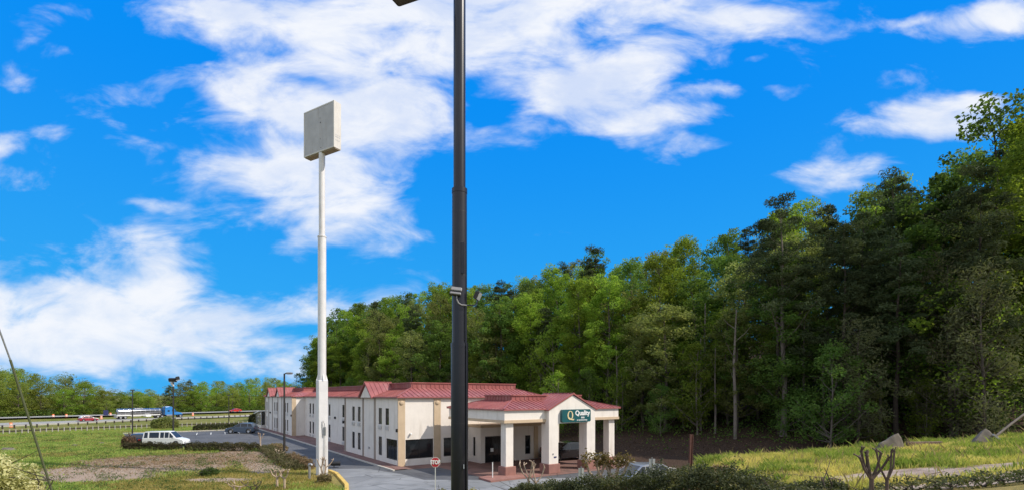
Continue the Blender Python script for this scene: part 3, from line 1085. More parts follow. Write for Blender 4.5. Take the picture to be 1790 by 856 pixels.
# glazed room at the far end
an = empty('glazed_annex', L2W(-.6, 63.4), MA, 'low white glazed annex at the far end of the motel behind the parked car', 'annex')
MB().box((0, 0, 0), (9, 5.2, .62)).build('base_wall', M['stucco'], an)
rfa = MB().add([(-.4, -.3, 3.35), (9.3, -.3, 3.35), (9.3, 5.5, 2.75), (-.4, 5.5, 2.75), (-.4, -.3, 3.20), (9.3, -.3, 3.20), (9.3, 5.5, 2.60), (-.4, 5.5, 2.60)],
               [(0, 1, 2, 3), (7, 6, 5, 4), (4, 5, 1, 0), (5, 6, 2, 1), (6, 7, 3, 2), (7, 4, 0, 3)]).build('roof', M['sign_white'], an)
for i in range(5):
    y = i * 1.3
    MB().box((0, y - .05 if i else 0, .62), (.1, y + .05, 3.2 - .6 * y / 5.5)).build('post', M['sign_white'], an)
    if i < 4:
        zt = 3.1 - .6 * (y + 1.3) / 5.5
        MB().box((.03, y + .055, .63), (.05, y + 1.245, zt)).build('pane', M['glass'], an)
MB().box((.1, 5.1, .62), (9, 5.2, 2.6)).build('end_wall', M['stucco'], an)
MB().box((8.9, 0, .62), (9, 5.1, 2.6)).build('end_wall', M['stucco'], an)

# ------------------------------------------------------------------ porte cochere
pc = empty('porte_cochere', L2W(4.1, -10.2), MA, 'cream entrance canopy with red hipped roof and gabled portal on square columns', 'canopy')
PW, PD = 12.2, 8.7
PF = [(0, 0), (PW, 0), (PW, PD), (0, PD)]
hip_roof(pc, PF, .16, 2.3, 5.14, 5.78, .42, .44, None)
fz0, fz1 = 4.32, 5.05
fa = MB()
t_ = .3
fa.box((0, 0, fz0), (PW, t_, fz1)); fa.box((0, PD - t_, fz0), (PW, PD, fz1)); fa.box((0, t_, fz0), (t_, PD - t_, fz1)); fa.box((PW - t_, t_, fz0), (PW, PD - t_, fz1))
fa.build('fascia', M['stucco'], pc)
ft = MB()
o_ = -.05
ft.box((o_, o_, fz0 - .22), (PW - o_, t_, fz0 - .003)); ft.box((o_, PD - t_, fz0 - .22), (PW - o_, PD - o_, fz0 - .003))
ft.box((o_, t_, fz0 - .22), (t_, PD - t_, fz0 - .003)); ft.box((PW - t_, t_, fz0 - .22), (PW - o_, PD - t_, fz0 - .003))
ft.build('fascia_trim', M['tan'], pc)
MB().box((t_, t_, fz0 - .02), (PW - t_, PD - t_, fz0 + .05)).build('soffit', M['soffit'], pc)
gp = []
for (x, y, w) in ((.28, .22, .68), (PW - .95, .22, .68), (.28, PD - .95, .68), (PW - .95, PD - .95, .68)):
    c_ = MB().box((x, y, .8), (x + w, y + w, fz0 - .03)).build('column', M['stucco'], pc)
    MB().box((x - .16, y - .16, .03), (x + w + .16, y + w + .16, .80), ch=.03).build('brick_base', M['brick_paint'], c_)
# gabled portal at the front
p0, p1 = 3.95, 8.95
pw_ = .95
yf = -.42
for x in (p0, p1 - pw_):
    c_ = MB().box((x, yf, .78), (x + pw_, yf + .95, 3.95)).build('portal_pier', M['stucco'], pc)
    MB().box((x - .12, yf - .12, .03), (x + pw_ + .12, yf + 1.07, .78), ch=.03).build('brick_base', M['brick_paint'], c_)
xm = (p0 + p1) / 2
gz = 6.28
MB().add([(p0, yf, 3.95), (p1, yf, 3.95), (p1, yf, 5.05), (xm, yf, gz - .08), (p0, yf, 5.05), (p0, yf + .5, 3.95), (p1, yf + .5, 3.95), (p1, yf + .5, 5.05), (xm, yf + .5, gz - .08), (p0, yf + .5, 5.05)],
         [(0, 1, 2, 3, 4), (9, 8, 7, 6, 5), (0, 5, 6, 1), (1, 6, 7, 2), (2, 7, 8, 3), (3, 8, 9, 4), (4, 9, 5, 0)]).build('portal_gable', M['stucco'], pc)
gr = MB()
for sgn, xx in ((1, p0 - .14), (-1, p1 + .14)):
    z0 = 5.05 - .07
    a, b, c, d = Vector((xx, yf - .12, z0)), Vector((xm, yf - .12, gz)), Vector((xm, 3.4, gz)), Vector((xx, 3.4, z0))
    up = Vector((0, 0, .09))
    q = [a, b, c, d] if sgn > 0 else [d, c, b, a]
    gr.add([p + up for p in q] + q, [(3, 2, 1, 0), (4, 5, 6, 7), (0, 1, 5, 4), (1, 2, 6, 5), (2, 3, 7, 6), (3, 0, 4, 7)])
gro = gr.build('portal_roof', M['roof'], pc)
rb = MB()
for xx in (p0 - .14, p1 + .14):
    k = yf - .05
    while k < 3.4:
        rb.bar((xx, k, 4.98 + .11), (xm, k, gz + .11), .05, .05)
        k += .44
rb.bar((xm, yf - .12, gz + .1), (xm, 3.4, gz + .1), .14, .06)
tag(rb.build('portal_seams', M['roof'], gro), kind='stuff')
MB().box((p0 + .5, yf - .03, 1.25), (p0 + .75, yf - .001, 1.36)).build('pier_plate', M['blue_sign'], pc)
MB().box((p0 + .35, yf - .045, 1.5), (p0 + .47, yf - .001, 1.62), ch=.02).build('outlet_box', M['grey_metal'], pc)
# kerb of the island round the left column
isl = tag(MB().prism([(-2.0, -1.2), (2.6, -1.15), (2.7, -.5), (-1.0, .9), (-1.9, .6)], .0, .17).build('raised_island', M['brick_paint'], None), kind='structure')
isl.location = L2W(4.1, -10.2); isl.rotation_euler = (0, 0, MA)

# hotel sign on the portal
sg = empty('hotel_sign', L2W(4.1 + xm + .2, -10.2 + yf, 4.55), MA, 'dark teal rounded sign with gold emblem reading Quality Inn above the portal', 'sign')
sw, sh = 3.1, 1.02


def rrect(w, h, r, n=5):
    pts = []
    for cx, cz, a0 in ((w / 2 - r, h / 2 - r, 0), (-w / 2 + r, h / 2 - r, 90), (-w / 2 + r, -h / 2 + r, 180), (w / 2 - r, -h / 2 + r, 270)):
        for k in range(n + 1):
            a = R(a0 + 90 * k / n)
            pts.append((cx + r * math.cos(a), cz + r * math.sin(a)))
    return pts


RX = Matrix.Rotation(R(90), 4, 'X')
MB().prism(rrect(sw, sh, .14), .005, .26, RX).build('sign_box', M['sign_teal'], sg)


def letters(txt, size, x, z, name, mat, bold=0.012, parent=sg, y=-.27, align='LEFT'):
    o = mesh_obj(name, text_mesh(txt, size, .012, bold, name, mat, align), parent, (x, y, z))
    o.rotation_euler = (R(90), 0, 0)
    return o


letters('Quality', .54, -.18, .20, 'lettering', M['sign_white'], .014)
letters('INN', .20, .46, -.17, 'lettering', M['sign_white'], .004)
letters('BY CHOICE HOTELS', .125, .0, -.37, 'lettering', M['sign_white'], .003)
# gold Q emblem: ring with a swept tail
em = MB()
n = 28
for k in range(n):
    a0, a1 = 2 * math.pi * k / n, 2 * math.pi * (k + 1) / n
    th = lambda a: .075 + .045 * abs(math.cos(a))
    q = []
    for a in (a0, a1):
        ro, ri = 1.0, 1.0 - th(a) / .32
        q.append(((.30 * math.cos(a), .36 * math.sin(a)), ((.30 - th(a)) * math.cos(a), (.36 - .055) * math.sin(a))))
    (o0, i0), (o1, i1) = q
    em.add([(o0[0], -.29, o0[1]), (o1[0], -.29, o1[1]), (i1[0], -.29, i1[1]), (i0[0], -.29, i0[1]), (o0[0], -.262, o0[1]), (o1[0], -.262, o1[1]), (i1[0], -.262, i1[1]), (i0[0], -.262, i0[1])],
           [(3, 2, 1, 0), (0, 1, 5, 4), (2, 3, 7, 6)])
pts = [(-.20, -.17), (-.06, -.235), (.10, -.33), (.34, -.36), (.40, -.31)]
for (x0, z0), (x1, z1) in zip(pts[:-1], pts[1:]):
    em.add([(x0, -.292, z0 - .045), (x1, -.292, z1 - .045), (x1, -.292, z1 + .045), (x0, -.292, z0 + .045), (x0, -.262, z0 - .045), (x1, -.262, z1 - .045), (x1, -.262, z1 + .045), (x0, -.262, z0 + .045)],
           [(0, 1, 2, 3), (0, 4, 5, 1), (2, 6, 7, 3)])
emo = em.build('emblem', M['sign_gold'], sg)
emo.location = (-.72, 0, .04)

# ------------------------------------------------------------------ tall sign on white pylon
pb = Vector((-14.78, 40.05, 0))
pyl = empty('pylon_sign', pb, 0, 'tall white pylon with a blank weathered square sign box on top', 'pylon sign')
b1 = MB()
Mz = Matrix.Rotation(R(36), 4, 'Z')
b1.box((-.36, -.36, -.1), (.36, .36, 7.35), Mz, ch=.04)
s1 = b1.build('lower_shaft', M['pole_white'], pyl)
MB().tube([(0, 0, 7.35), (0, 0, 18.5)], .31, 20).build('middle_shaft', M['pole_white'], pyl)
MB().tube([(0, 0, 18.5), (0, 0, 24.95)], .235, 18).build('upper_shaft', M['pole_white'], pyl)
MB().tube([(0, 0, 18.42), (0, 0, 18.52)], .335, 20).build('collar', M['pole_white'], pyl)
for k in range(4):
    a = R(36 + 45 + 90 * k - 45)
    d = Vector((math.cos(a), math.sin(a), 0))
    s_ = Vector((-d.y, d.x, 0)) * .02
    p = [d * .31 + Vector((0, 0, 7.35)), d * .44 + Vector((0, 0, 7.35)), d * .31 + Vector((0, 0, 7.85))]
    MB().add([q - s_ for q in p] + [q + s_ for q in p], [(0, 1, 2), (5, 4, 3), (0, 3, 4, 1), (1, 4, 5, 2), (2, 5, 3, 0)]).build('gusset', M['sign_white'], pyl)
cd = Mz @ Vector((0, -.40, 0))
MB().tube([cd + Vector((.10, 0, .2)), cd + Vector((.10, 0, 3.6)), cd + Vector((.08, -.03, 4.0)), cd + Vector((-.02, -.06, 4.25)), cd + Vector((-.12, -.05, 3.9)), cd + Vector((-.10, -.03, 3.3)), cd + Vector((.02, -.04, 3.0))], .022, 6).build('conduit', M['grey_metal'], pyl)
MB().box((cd.x + .03, cd.y - .05, 3.1), (cd.x + .17, cd.y + .03, 3.75)).build('junction_box', M['grey_metal'], pyl)
ba = Vector((-.858, .514, 0)); bb = Vector((.514, .858, 0))
bc = Vector((-13.485, 39.0, 24.98)) - pb
BM = Matrix(((ba.x, bb.x, 0, bc.x), (ba.y, bb.y, 0, bc.y), (0, 0, 1, bc.z), (0, 0, 0, 1)))   # local: x along the face from the near corner, y depth, z up
BM2 = BM @ Matrix.Scale(-1, 4, (1, 0, 0))
MB().box((.03, .03, .03), (3.49, .64, 3.50), BM).build('sign_box', M['cabinet_side'], pyl)
fw_ = MB()
for q in ((0, .10, 0, 3.53), (3.42, 3.52, 0, 3.53)):
    fw_.box((q[0], 0, q[2]), (q[1], .67, q[3]), BM)
fw_.box((.10, 0, 0), (3.42, .67, .09), BM); fw_.box((.10, 0, 3.44), (3.42, .67, 3.53), BM)
fw_.build('box_frame', M['cabinet_side'], pyl)
MB().box((.105, .012, .095), (3.415, .028, 3.435), BM).build('blank_face', M['cabinet'], pyl)
MB().box((.105, .642, .095), (3.415, .66, 3.435), BM).build('blank_face', M['cabinet'], pyl)
MB().box((.03, .08, -.07), (3.45, .60, -.002), BM).build('box_underside', M['taupe'], pyl)
for (x, z, r) in ((1.55, 1.0, .025), (1.55, 2.25, .05), (1.6, 2.6, .03), (1.5, .3, .03)):
    MB().lathe([(0, 0), (r, 0), (r, .012), (0, .012)], BM @ Matrix.Translation((x, .011, z)) @ Matrix.Rotation(R(90), 4, 'X'), 8).build('bolt_hole', M['black'], pyl)
mk = MB()
rr = random.Random(3)
mk.box((-.004, .10, .98), (-.0005, .58, 1.0), BM)
for row in range(2):
    for k in range(4):
        y = .13 + k * .115
        z = .78 - row * .26
        mk.box((-.004, y, z), (-.0005, y + .018, z + .13), BM)
        mk.box((-.004, y + .018, z + .05 + .03 * rr.random()), (-.0005, y + .075, z + .075), BM)
        if rr.random() > .4: mk.box((-.004, y + .06, z), (-.0005, y + .078, z + .10), BM)
mk.build('faded_marking', M['grey_metal'], pyl)

fl = empty('ground_floodlight', P(585, 817) + Vector((.05, 0, .0)), R(20), 'black barrel floodlight lying at the kerb beside the white pylon', 'floodlight')
MB().tube([(-.42, 0, .38), (-.3, 0, .4), (.25, 0, .4), (.42, 0, .4)], [.14, .2, .22, .24], 14).build('lamp_barrel', M['black'], fl)
MB().bar((-.1, 0, .0), (-.1, 0, .22), .07, .07).build('bracket', M['black'], fl)
bo = empty('vent_pipe', P(541, 837) - Vector((0, 0, 0)), 0, 'short grey pipe bollard with a hooked cap left of the white pylon', 'pipe')
MB().tube([(0, 0, -.1), (0, 0, 1.0)], .085, 12).build('pipe', M['grey_metal'], bo)
MB().tube([(-.03, 0, 1.0), (0, 0, 1.1), (.12, 0, 1.12), (.17, 0, 1.03)], [.1, .11, .1, .09], 10).build('cap', M['grey_metal'], bo)

# ------------------------------------------------------------------ black light pole
bp_y = 22.0
bx = (803.3 - 895) / F * bp_y
bz = H(bx, bp_y)
zpx = lambda py, Y=bp_y: ZC + (HZ - py) / F * Y
lp = empty('high_mast_light', (bx, bp_y, bz), 0, 'tall black stepped steel light mast in the middle foreground', 'light mast')
zz = lambda py: zpx(py) - bz
MB().tube([(0, 0, -.2), (0, 0, zz(600))], .366, 32).build('lower_shaft', M['pole_black'], lp)
MB().tube([(0, 0, zz(600)), (0, 0, zz(333))], .318, 32).build('middle_shaft', M['pole_black'], lp)
MB().tube([(0.0, 0, zz(333)), (0, 0, zz(-70))], .258, 32).build('upper_shaft', M['pole_black'], lp)
cl = MB()
for py, r in ((597, .325), (589, .322)):
    cl.tube([(0, 0, zz(py + 2)), (0, 0, zz(py))], r, 32)
cl.build('weld_band', M['pole_black'], lp)
MB().tube([(0, 0, zz(339)), (0, 0, zz(331))], .332, 32).build('collar', M['pole_black'], lp)
MB().tube([(0, 0, zz(606)), (0, 0, zz(599))], .374, 32).build('collar', M['pole_black'], lp)
sm = MB()
for py, r in ((372, .3195), (426, .3195), (481, .3195), (672, .368), (738, .368), (802, .368)):
    sm.tube([(0, 0, zz(py + .7)), (0, 0, zz(py))], r, 32)
sm.build('seam', M['black'], lp)
MB().box((.10, -.318, zz(480)), (.24, -.285, zz(427))).build('hand_hole_cover', M['pole_black'], lp)
MB().tube([(.30, -.235, zz(535)), (.30, -.235, zz(600)), (.325, -.25, zz(607)), (.325, -.25, 0)], .028, 8).build('conduit', M['pole_black'], lp)
MB().box((.20, -.37, zz(816)), (.235, -.33, zz(809))).build('lock_tab', M['lamp_lens'], lp)
# shoebox head on an arm
hd = empty('tmp')
bpy.data.objects.remove(hd)
hz_ = zpx(13) - bz + .38
hc = Vector(((692 - 895) / F * bp_y - bx, .5, 0))
e1 = Vector((.925, -.38, 0)); e2 = Vector((-.42, -.905, 0))
HM = Matrix(((e1.x, e2.x, 0, hc.x), (e1.y, e2.y, 0, hc.y), (0, 0, 1, hz_), (0, 0, 0, 1)))
pl_ = [(p[0] + .68, p[1] + .45) for p in rrect(1.36, .9, .1, 4)]
hm = MB().prism(pl_[::-1], 0, .26, HM)
hdo = hm.build('lamp_head', M['bronze_pole'], lp)
MB().box((.12, .12, -.012), (1.24, .78, -.002), HM).build('lens', M['frame'], hdo)
MB().bar(hc + e1 * .68 + e2 * .45 + Vector((0, 0, hz_ + .2)), (0, 0, hz_ + .2), .12, .12).build('arm', M['pole_black'], lp)


def flood(name, loc, yaw, pitch, label, pipe):
    e = empty(name, loc, 0, label, 'floodlight')
    Mx = Matrix.Rotation(yaw, 4, 'Z') @ Matrix.Rotation(pitch, 4, 'X')
    body = MB().box((-.23, -.06, -.19), (.23, .06, .17), Mx, ch=.02)
    for k in range(5):
        body.box((-.2 + k * .1 - .008, .06, -.16), (-.2 + k * .1 + .008, .12, .14), Mx)
    body.box((-.1, .06, -.1), (.1, .16, .08), Mx)
    bd = body.build('housing', M['bronze_pole'], e)
    MB().box((-.205, -.068, -.165), (.205, -.061, .145), Mx).build('lens', M['lamp_lens'], e)
    MB().tube(pipe, .028, 8).build('bracket_pipe', M['pole_black'], e)
    return e


f1 = PY(797, 509, bp_y - .42)
e = empty('floodlight', f1, 0, 'pale grey twin bar floodlight seen from behind on left of the black mast', 'floodlight')
tilt = Matrix.Rotation(R(-25), 4, 'X') @ Matrix.Rotation(R(8), 4, 'Y')
MB().box((-.23, -.07, .03), (.23, .05, .21), tilt, ch=.025).build('upper_housing', M['flood_grey'], e)
MB().box((-.23, -.07, -.15), (.23, .05, -.05), tilt, ch=.02).build('lower_housing', M['flood_grey'], e)
MB().box((-.25, -.02, -.16), (.22, .09, .19), tilt).build('backplate', M['black'], e)
MB().tube([(.03, 0, -.14), (.04, 0, -.33), (.10, .02, -.47), (.22, .06, -.545), (.45, .10, -.56)], .03, 8).build('bracket_pipe', M['flood_grey'], e)
f2 = PY(836, 516, bp_y - .05)
flood('floodlight', f2, R(78), R(26), 'black floodlight with bright lens on a hooked pipe right of the black mast', [(-.03, 0, -.15), (-.04, -.02, -.32), (-.12, -.06, -.40), (-.25, -.12, -.44), (-.52, -.2, -.44)])

# ------------------------------------------------------------------ stop sign and small posts
sp = P(761, 807, 2.05)
st = empty('stop_sign', (sp.x, sp.y, H(sp.x, sp.y)), R(6), 'red octagonal stop sign on a thin post by the pavement', 'stop sign')
sz = 2.05 - H(sp.x, sp.y)
octo = [(.325 * math.cos(R(22.5 + 45 * k)), .325 * math.sin(R(22.5 + 45 * k))) for k in range(8)]
RZ = Matrix.Translation((0, 0, sz)) @ RX
MB().prism(octo, .02, .026, RZ).build('sign_border', M['sign_white'], st)
MB().prism([(x * .93, y * .93) for x, y in octo], .0262, .03, RZ).build('sign_panel', M['sign_red'], st)
o = letters('STOP', .265, 0, sz - .005, 'lettering', M['sign_white'], .012, st, -.036, 'CENTER')
o.scale = (.92, 1.25, 1)
MB().box((-.025, -.018, -.2), (.025, .018, sz + .25)).build('post', M['sign_back'], st)

mk_ = empty('marker_post', P(861, 838), 0, 'thin white marker post at the kerb of the red entrance island', 'post')
MB().tube([(0, 0, 0), (0, 0, 1.25)], .035, 10).build('post', M['sign_white'], mk_)
MB().tube([(0, 0, 1.25), (0, 0, 1.31)], .04, 10).build('cap', M['grille'], mk_)


def sign_back(px, py0, py1, Y, label):
    x = (px - 895) / F * Y
    g0 = H(x, Y)
    e = empty('parking_sign', (x, Y, g0), R(-8), label, 'sign', 'parking signs seen from behind over the hedge')
    z1, z0 = zpx(py0, Y) - g0, zpx(py1, Y) - g0
    MB().box((-.165, .03, z0), (-.012 + .177, .034, z1), ).build('sign_panel', M['sign_back'], e)
    MB().box((-.03, -.01, -.1), (.03, .029, z1 + .09)).build('post', M['grey_metal'], e)


sign_back(1016, 817, 838, 31.0, 'white sign back on a post between bare pruned trunks and leafy pruned tree')
sign_back(1140, 801, 824, 28.5, 'white sign back on a post right of the silver car')

rp = G(1206, 812)
rp = PY(1206, 816, 25.5)
e = empty('rusty_post', (rp.x, rp.y, H(rp.x, rp.y)), R(20), 'leaning rusty iron channel post at the left end of the grassy mound', 'post')
L_ = zpx(758, 25.5) - H(rp.x, rp.y)
e.rotation_euler = (0, R(2.5), R(20))
pm = MB()
pm.box((-.10, -.05, -.2), (-.075, .05, L_)); pm.box((.05, -.05, -.2), (.075, .05, L_ - .03)); pm.box((-.075, -.012, -.2), (.05, .012, L_ - .015))
pm.build('channel', M['rust'], e)


# ------------------------------------------------------------------ lamp posts in the lot
def lamp_post(px, pyb, pyt, Y, label, head, group=None, r=.075):
    x = (px - 895) / F * Y
    g0 = H(x, Y)
    e = empty('lamp_post', (x, Y, g0), 0, label, 'lamp post', group)
    top = zpx(pyt, Y) - g0
    MB().tube([(0, 0, -.2), (0, 0, top)], [r * 1.25, r * .8], 10).build('shaft', M['bronze_pole'], e)
    if head == 'twin':
        for sx, yw in ((-.05, 12), (.55, -60)):
            Mx = Matrix.Translation((sx, 0, top - .05 + (.2 if sx > .3 else 0))) @ Matrix.Rotation(R(yw), 4, 'Z') @ Matrix.Rotation(R(12), 4, 'X')
            w = .46 if sx < .3 else .25
            h = MB().box((-w, -.22, -.22), (w, .2, .2), Mx, ch=.05).build('lamp_head', M['black'], e)
            MB().box((-w * .8, -.235, -.3), (w * .8, .15, -.225), Mx).build('lens', M['lamp_lens'], h)
        MB().tube([(-.25, 0, top - .45), (0, 0, top - .75), (0, 0, top - .9)], [.16, .15, .08], 8).build('ballast', M['grille'], e)
        MB().bar((-.1, 0, top - .3), (.55, 0, top - .1), .06, .06).build('bracket', M['black'], e)
    elif head == 'cobra':
        MB().tube([(0, 0, top - .1), (.1, 0, top), (.35, 0, top + .03)], .06, 8).build('arm', M['bronze_pole'], e)
        h = MB().box((.2, -.18, top - .05), (.85, .18, top + .14), ch=.06).build('lamp_head', M['grey_metal'], e)
        MB().box((.3, -.13, top - .09), (.78, .13, top - .05)).build('lens', M['lamp_lens'], h)
    else:
        h = MB().box((-.32, -.16, top - .05), (.32, .16, top + .1), ch=.04).build('lamp_head', M['bronze_pole'], e)
        MB().box((-.25, -.12, top - .08), (.25, .12, top - .05)).build('lens', M['lamp_lens'], h)
    return e


lamp_post(303, 770, 662, 64.5, 'dark lamp post with twin flood heads behind the white van', 'twin', r=.09)
lamp_post(497, 792, 652, 53.5, 'dark lamp post with one grey head at the driveway hedge', 'cobra', r=.10)
lamp_post(231.5, 757, 681, 83, 'thin dark lamp post left of the white van in front of tanker truck', 'plain', r=.085)
lamp_post(400, 742, 690, 108, 'thin dark lamp post standing beyond the parked slate car', 'plain', r=.085)

# guy wire with its sheath, left edge
gw0, gw1 = PY(86, 842, 19.0), PY(-190, 60, 15.0)
gw0b = PY(94, 868, 19.0)
e = empty('guy_wire', gw0b, 0, 'taut dark green sheathed guy wire slanting down at the left edge', 'wire')
sp_ = PY(18, 628, 18.0)
MB().tube([(0, 0, 0), sp_ - gw0b], .036, 8).build('sheath', M['cable'], e)
MB().tube([sp_ - gw0b, gw1 - gw0b], .026, 6).build('strand', M['grey_metal'], e)
MB().tube([(0, 0, 0), Vector((gw0b.x * .0, 0, H(gw0b.x, gw0b.y) - gw0b.z - .1))], .03, 6).build('anchor_rod', M['rust'], e)


# ------------------------------------------------------------------ guard rail and paddock fence beyond the field
def fence_line(name, pa, pb_, n, label, cat, mat_post, mat_rail, ph, rz0, rz1, pw=.12, rail_parts=True):
    e = empty(name, (pa[0], pa[1], H(pa[0], pa[1])), 0, label, cat)
    prev = None
    me = MB().box((-pw / 2, -pw / 2, -.3), (pw / 2, pw / 2, ph))
    first = None
    for i in range(n):
        t = i / (n - 1)
        x, y = pa[0] + (pb_[0] - pa[0]) * t, pa[1] + (pb_[1] - pa[1]) * t
        z = H(x, y)
        if first is None:
            first = me.build('post', mat_post, e, (x - pa[0], y - pa[1], z - e.location.z))
        else:
            mesh_obj('post', first.data, e, (x - pa[0], y - pa[1], z - e.location.z))
        if prev is not None:
            a = Vector((prev[0] - pa[0], prev[1] - pa[1], prev[2] - e.location.z)); b = Vector((x - pa[0], y - pa[1], z - e.location.z))
            off = Vector((HN[0], HN[1], 0)) * (-pw / 2 - .03)
            MB().bar(a + off + Vector((0, 0, (rz0 + rz1) / 2)), b + off + Vector((0, 0, (rz0 + rz1) / 2)), .05, rz1 - rz0).build('rail', mat_rail, e)
        prev = (x, y, z)
    return e


ga, gb = G(-40, 751), G(446, 727)
fence_line('guard_rail', ga, gb, 36, 'long pale steel guard rail with dark posts along the highway verge', 'guard rail', M['dark_wood'], M['rail'], .78, .42, .78, .22)
ga2, gb2 = G(-40, 760), G(440, 742)
fence_line('paddock_fence', ga2, gb2, 52, 'low fence of pale posts and dark boards in front of the guard rail', 'fence', M['concrete'], M['dark_wood'], .85, .40, .62, .12)

# ------------------------------------------------------------------ vehicles
def wheel(parent, x, y, r, w, side, rim=True, dark=False):
    Mx = Matrix.Rotation(R(90) * side, 4, 'X')
    t = MB().lathe([(r * .6, -w / 2), (r * .93, -w / 2), (r, -w * .3), (r, w * .3), (r * .93, w / 2), (r * .6, w / 2)], Mx, 20).build('wheel', M['tyre'], parent, (x, y, r))
    MB().lathe([(0, w / 2 - .05), (r * .2, w / 2 - .02), (r * .5, w / 2 - .045), (r * .62, w / 2 - .01), (r * .62, -w / 2)], Mx, 16).build('rim', M['rim'], t)


def car(name, loc, rz, paint, label, cat, kind='sedan', group=None):
    e = empty(name, loc, rz, label, cat, group)
    if kind == 'sedan':
        L, W, Hh, r = 4.75, 1.82, 1.46, .33
        body = [(-2.36, .42), (-2.34, .70), (-2.25, .92), (-1.75, .98), (.85, .94), (1.75, .80), (2.25, .66), (2.37, .48), (2.33, .28), (1.9, .20), (-1.9, .22), (-2.28, .28)]
        cab = [(-1.95, .95), (-1.25, 1.38), (-.9, 1.44), (.05, 1.46), (.35, 1.40), (1.15, .92)]
        wx = (-1.38, 1.42)
        split = -.05
    elif kind == 'suv':
        L, W, Hh, r = 4.65, 1.88, 1.72, .37
        body = [(-2.3, .48), (-2.32, .80), (-2.25, 1.02), (-1.9, 1.06), (.95, 1.02), (1.75, .92), (2.15, .78), (2.31, .55), (2.28, .34), (1.9, .25), (-1.9, .27), (-2.24, .34)]
        cab = [(-2.2, 1.03), (-1.95, 1.48), (-1.6, 1.66), (-.3, 1.72), (.15, 1.64), (1.2, 1.01)]
        wx = (-1.35, 1.38)
        split = -.1
    else:
        L, W, Hh, r = 5.6, 2.0, 2.1, .37
        body = [(-2.78, .45), (-2.80, .95), (-2.76, 1.18), (1.55, 1.18), (2.35, 1.02), (2.70, .88), (2.80, .62), (2.78, .38), (2.3, .28), (-2.3, .30), (-2.7, .36)]
        cab = [(-2.77, 1.15), (-2.66, 1.9), (-2.45, 2.05), (.55, 2.08), (.9, 1.98), (1.75, 1.16)]
        wx = (-1.7, 1.75)
        split = .3
    hw = W / 2

    def shell(poly, w_of, name_):
        """loft over y with rounded flanks"""
        cx = sum(p[0] for p in poly) / len(poly); cz = sum(p[1] for p in poly) / len(poly)
        n = len(poly)
        rings = []
        for (k, shr) in ((-1, .06), (-.965, .02), (-.86, 0), (0, 0), (.86, 0), (.965, .02), (1, .06)):
            ring = []
            for (x, z) in poly:
                yy = w_of(z) * k
                ring.append((x - (x - cx) / max(.2, abs(poly[0][0])) * shr, yy, z - (z - cz) * shr))
            rings.append(ring)
        vs = [p for rg in rings for p in rg]
        fs = [tuple(range(n)), tuple((len(rings) - 1) * n + i for i in range(n - 1, -1, -1))]
        for q in range(len(rings) - 1):
            for i in range(n):
                j = (i + 1) % n
                fs.append((q * n + i, (q + 1) * n + i, (q + 1) * n + j, q * n + j))
        bm = bmesh.new()
        bv = [bm.verts.new(p) for p in vs]
        for f in fs:
            bm.faces.new([bv[i] for i in f])
        bmesh.ops.recalc_face_normals(bm, faces=bm.faces)
        me = bpy.data.meshes.new(name_)
        bm.to_mesh(me); bm.free()
        me.materials.append(paint)
        me.polygons.foreach_set('use_smooth', [True] * len(me.polygons))
        o = mesh_obj(name_, me, e)
        md = o.modifiers.new('edge', 'EDGE_SPLIT'); md.split_angle = R(38)
        return o
    belt = cab[0][1]
    top = max(p[1] for p in cab)
    wl = lambda z: hw * (1 - .05 * max(0, (.55 - z)) / .35)
    inset = .20 if kind != 'van' else .14
    wc = lambda z: hw - .05 - inset * max(0, min(1, (z - belt) / (top - belt)))
    shell(body, wl, 'body')
    shell(cab, wc, 'cabin')
    # glass: side windows follow the tumblehome
    zb, zt = belt + .05, top - .13
    def xat(front, z):
        pts = cab[3:] if front else cab[:3][::-1]
        for (x0, z0), (x1, z1) in zip(pts[:-1], pts[1:]):
            lo, hi = min(z0, z1), max(z0, z1)
            if lo <= z <= hi:
                return x0 + (x1 - x0) * (z - z0) / (z1 - z0 + 1e-9)
        return pts[-1][0] if z < belt + .1 else pts[0][0]
    fb, ftp = xat(True, zb) - .16, xat(True, zt) - .08
    rb_, rt = xat(False, zb) + .18, xat(False, zt) + .12
    cuts = [(rb_, rt, split - .05), (split + .05, None, None)]
    segs = []
    if kind == 'van':
        segs = [((rb_, rt), (-2.05, -2.05)), ((-1.85, -1.85), (-.55, -.55)), ((-.38, -.38), (.12, .12)), ((.22, .22), (.75, .75)), ((.85, .85), (fb, ftp))]
    elif kind == 'suv':
        segs = [((rb_, rt), (-1.25, -1.2)), ((-1.15, -1.1), (split - .04, split - .04)), ((split + .04, split + .04), (fb, ftp))]
    else:
        segs = [((rb_, rt), (split - .04, split - .04)), ((split + .04, split + .04), (fb, ftp))]
    for sgn in (-1, 1):
        for (a0, a1), (b0, b1) in segs:
            yb, yt = (wc(zb) + .006) * sgn, (wc(zt) + .006) * sgn
            q = [(a0, yb, zb), (b0, yb, zb), (b1, yt, zt), (a1, yt, zt)]
            if sgn > 0: q = q[::-1]
            MB().quad(*q).build('side_window', M['glass_car'], e)
    for front in (True, False):
        z0, z1 = belt + .04, top - .10
        x0, x1 = xat(front, z0), xat(front, z1)
        nx = .012 if front else -.012
        y0, y1 = wc(z0) - .12, wc(z1) - .12
        q = [(x0 + nx, -y0, z0 + .01), (x0 + nx, y0, z0 + .01), (x1 + nx, y1, z1 + .012), (x1 + nx, -y1, z1 + .012)]
        MB().quad(*(q if front else q[::-1])).build('windshield' if front else 'rear_window', M['glass_car'], e)
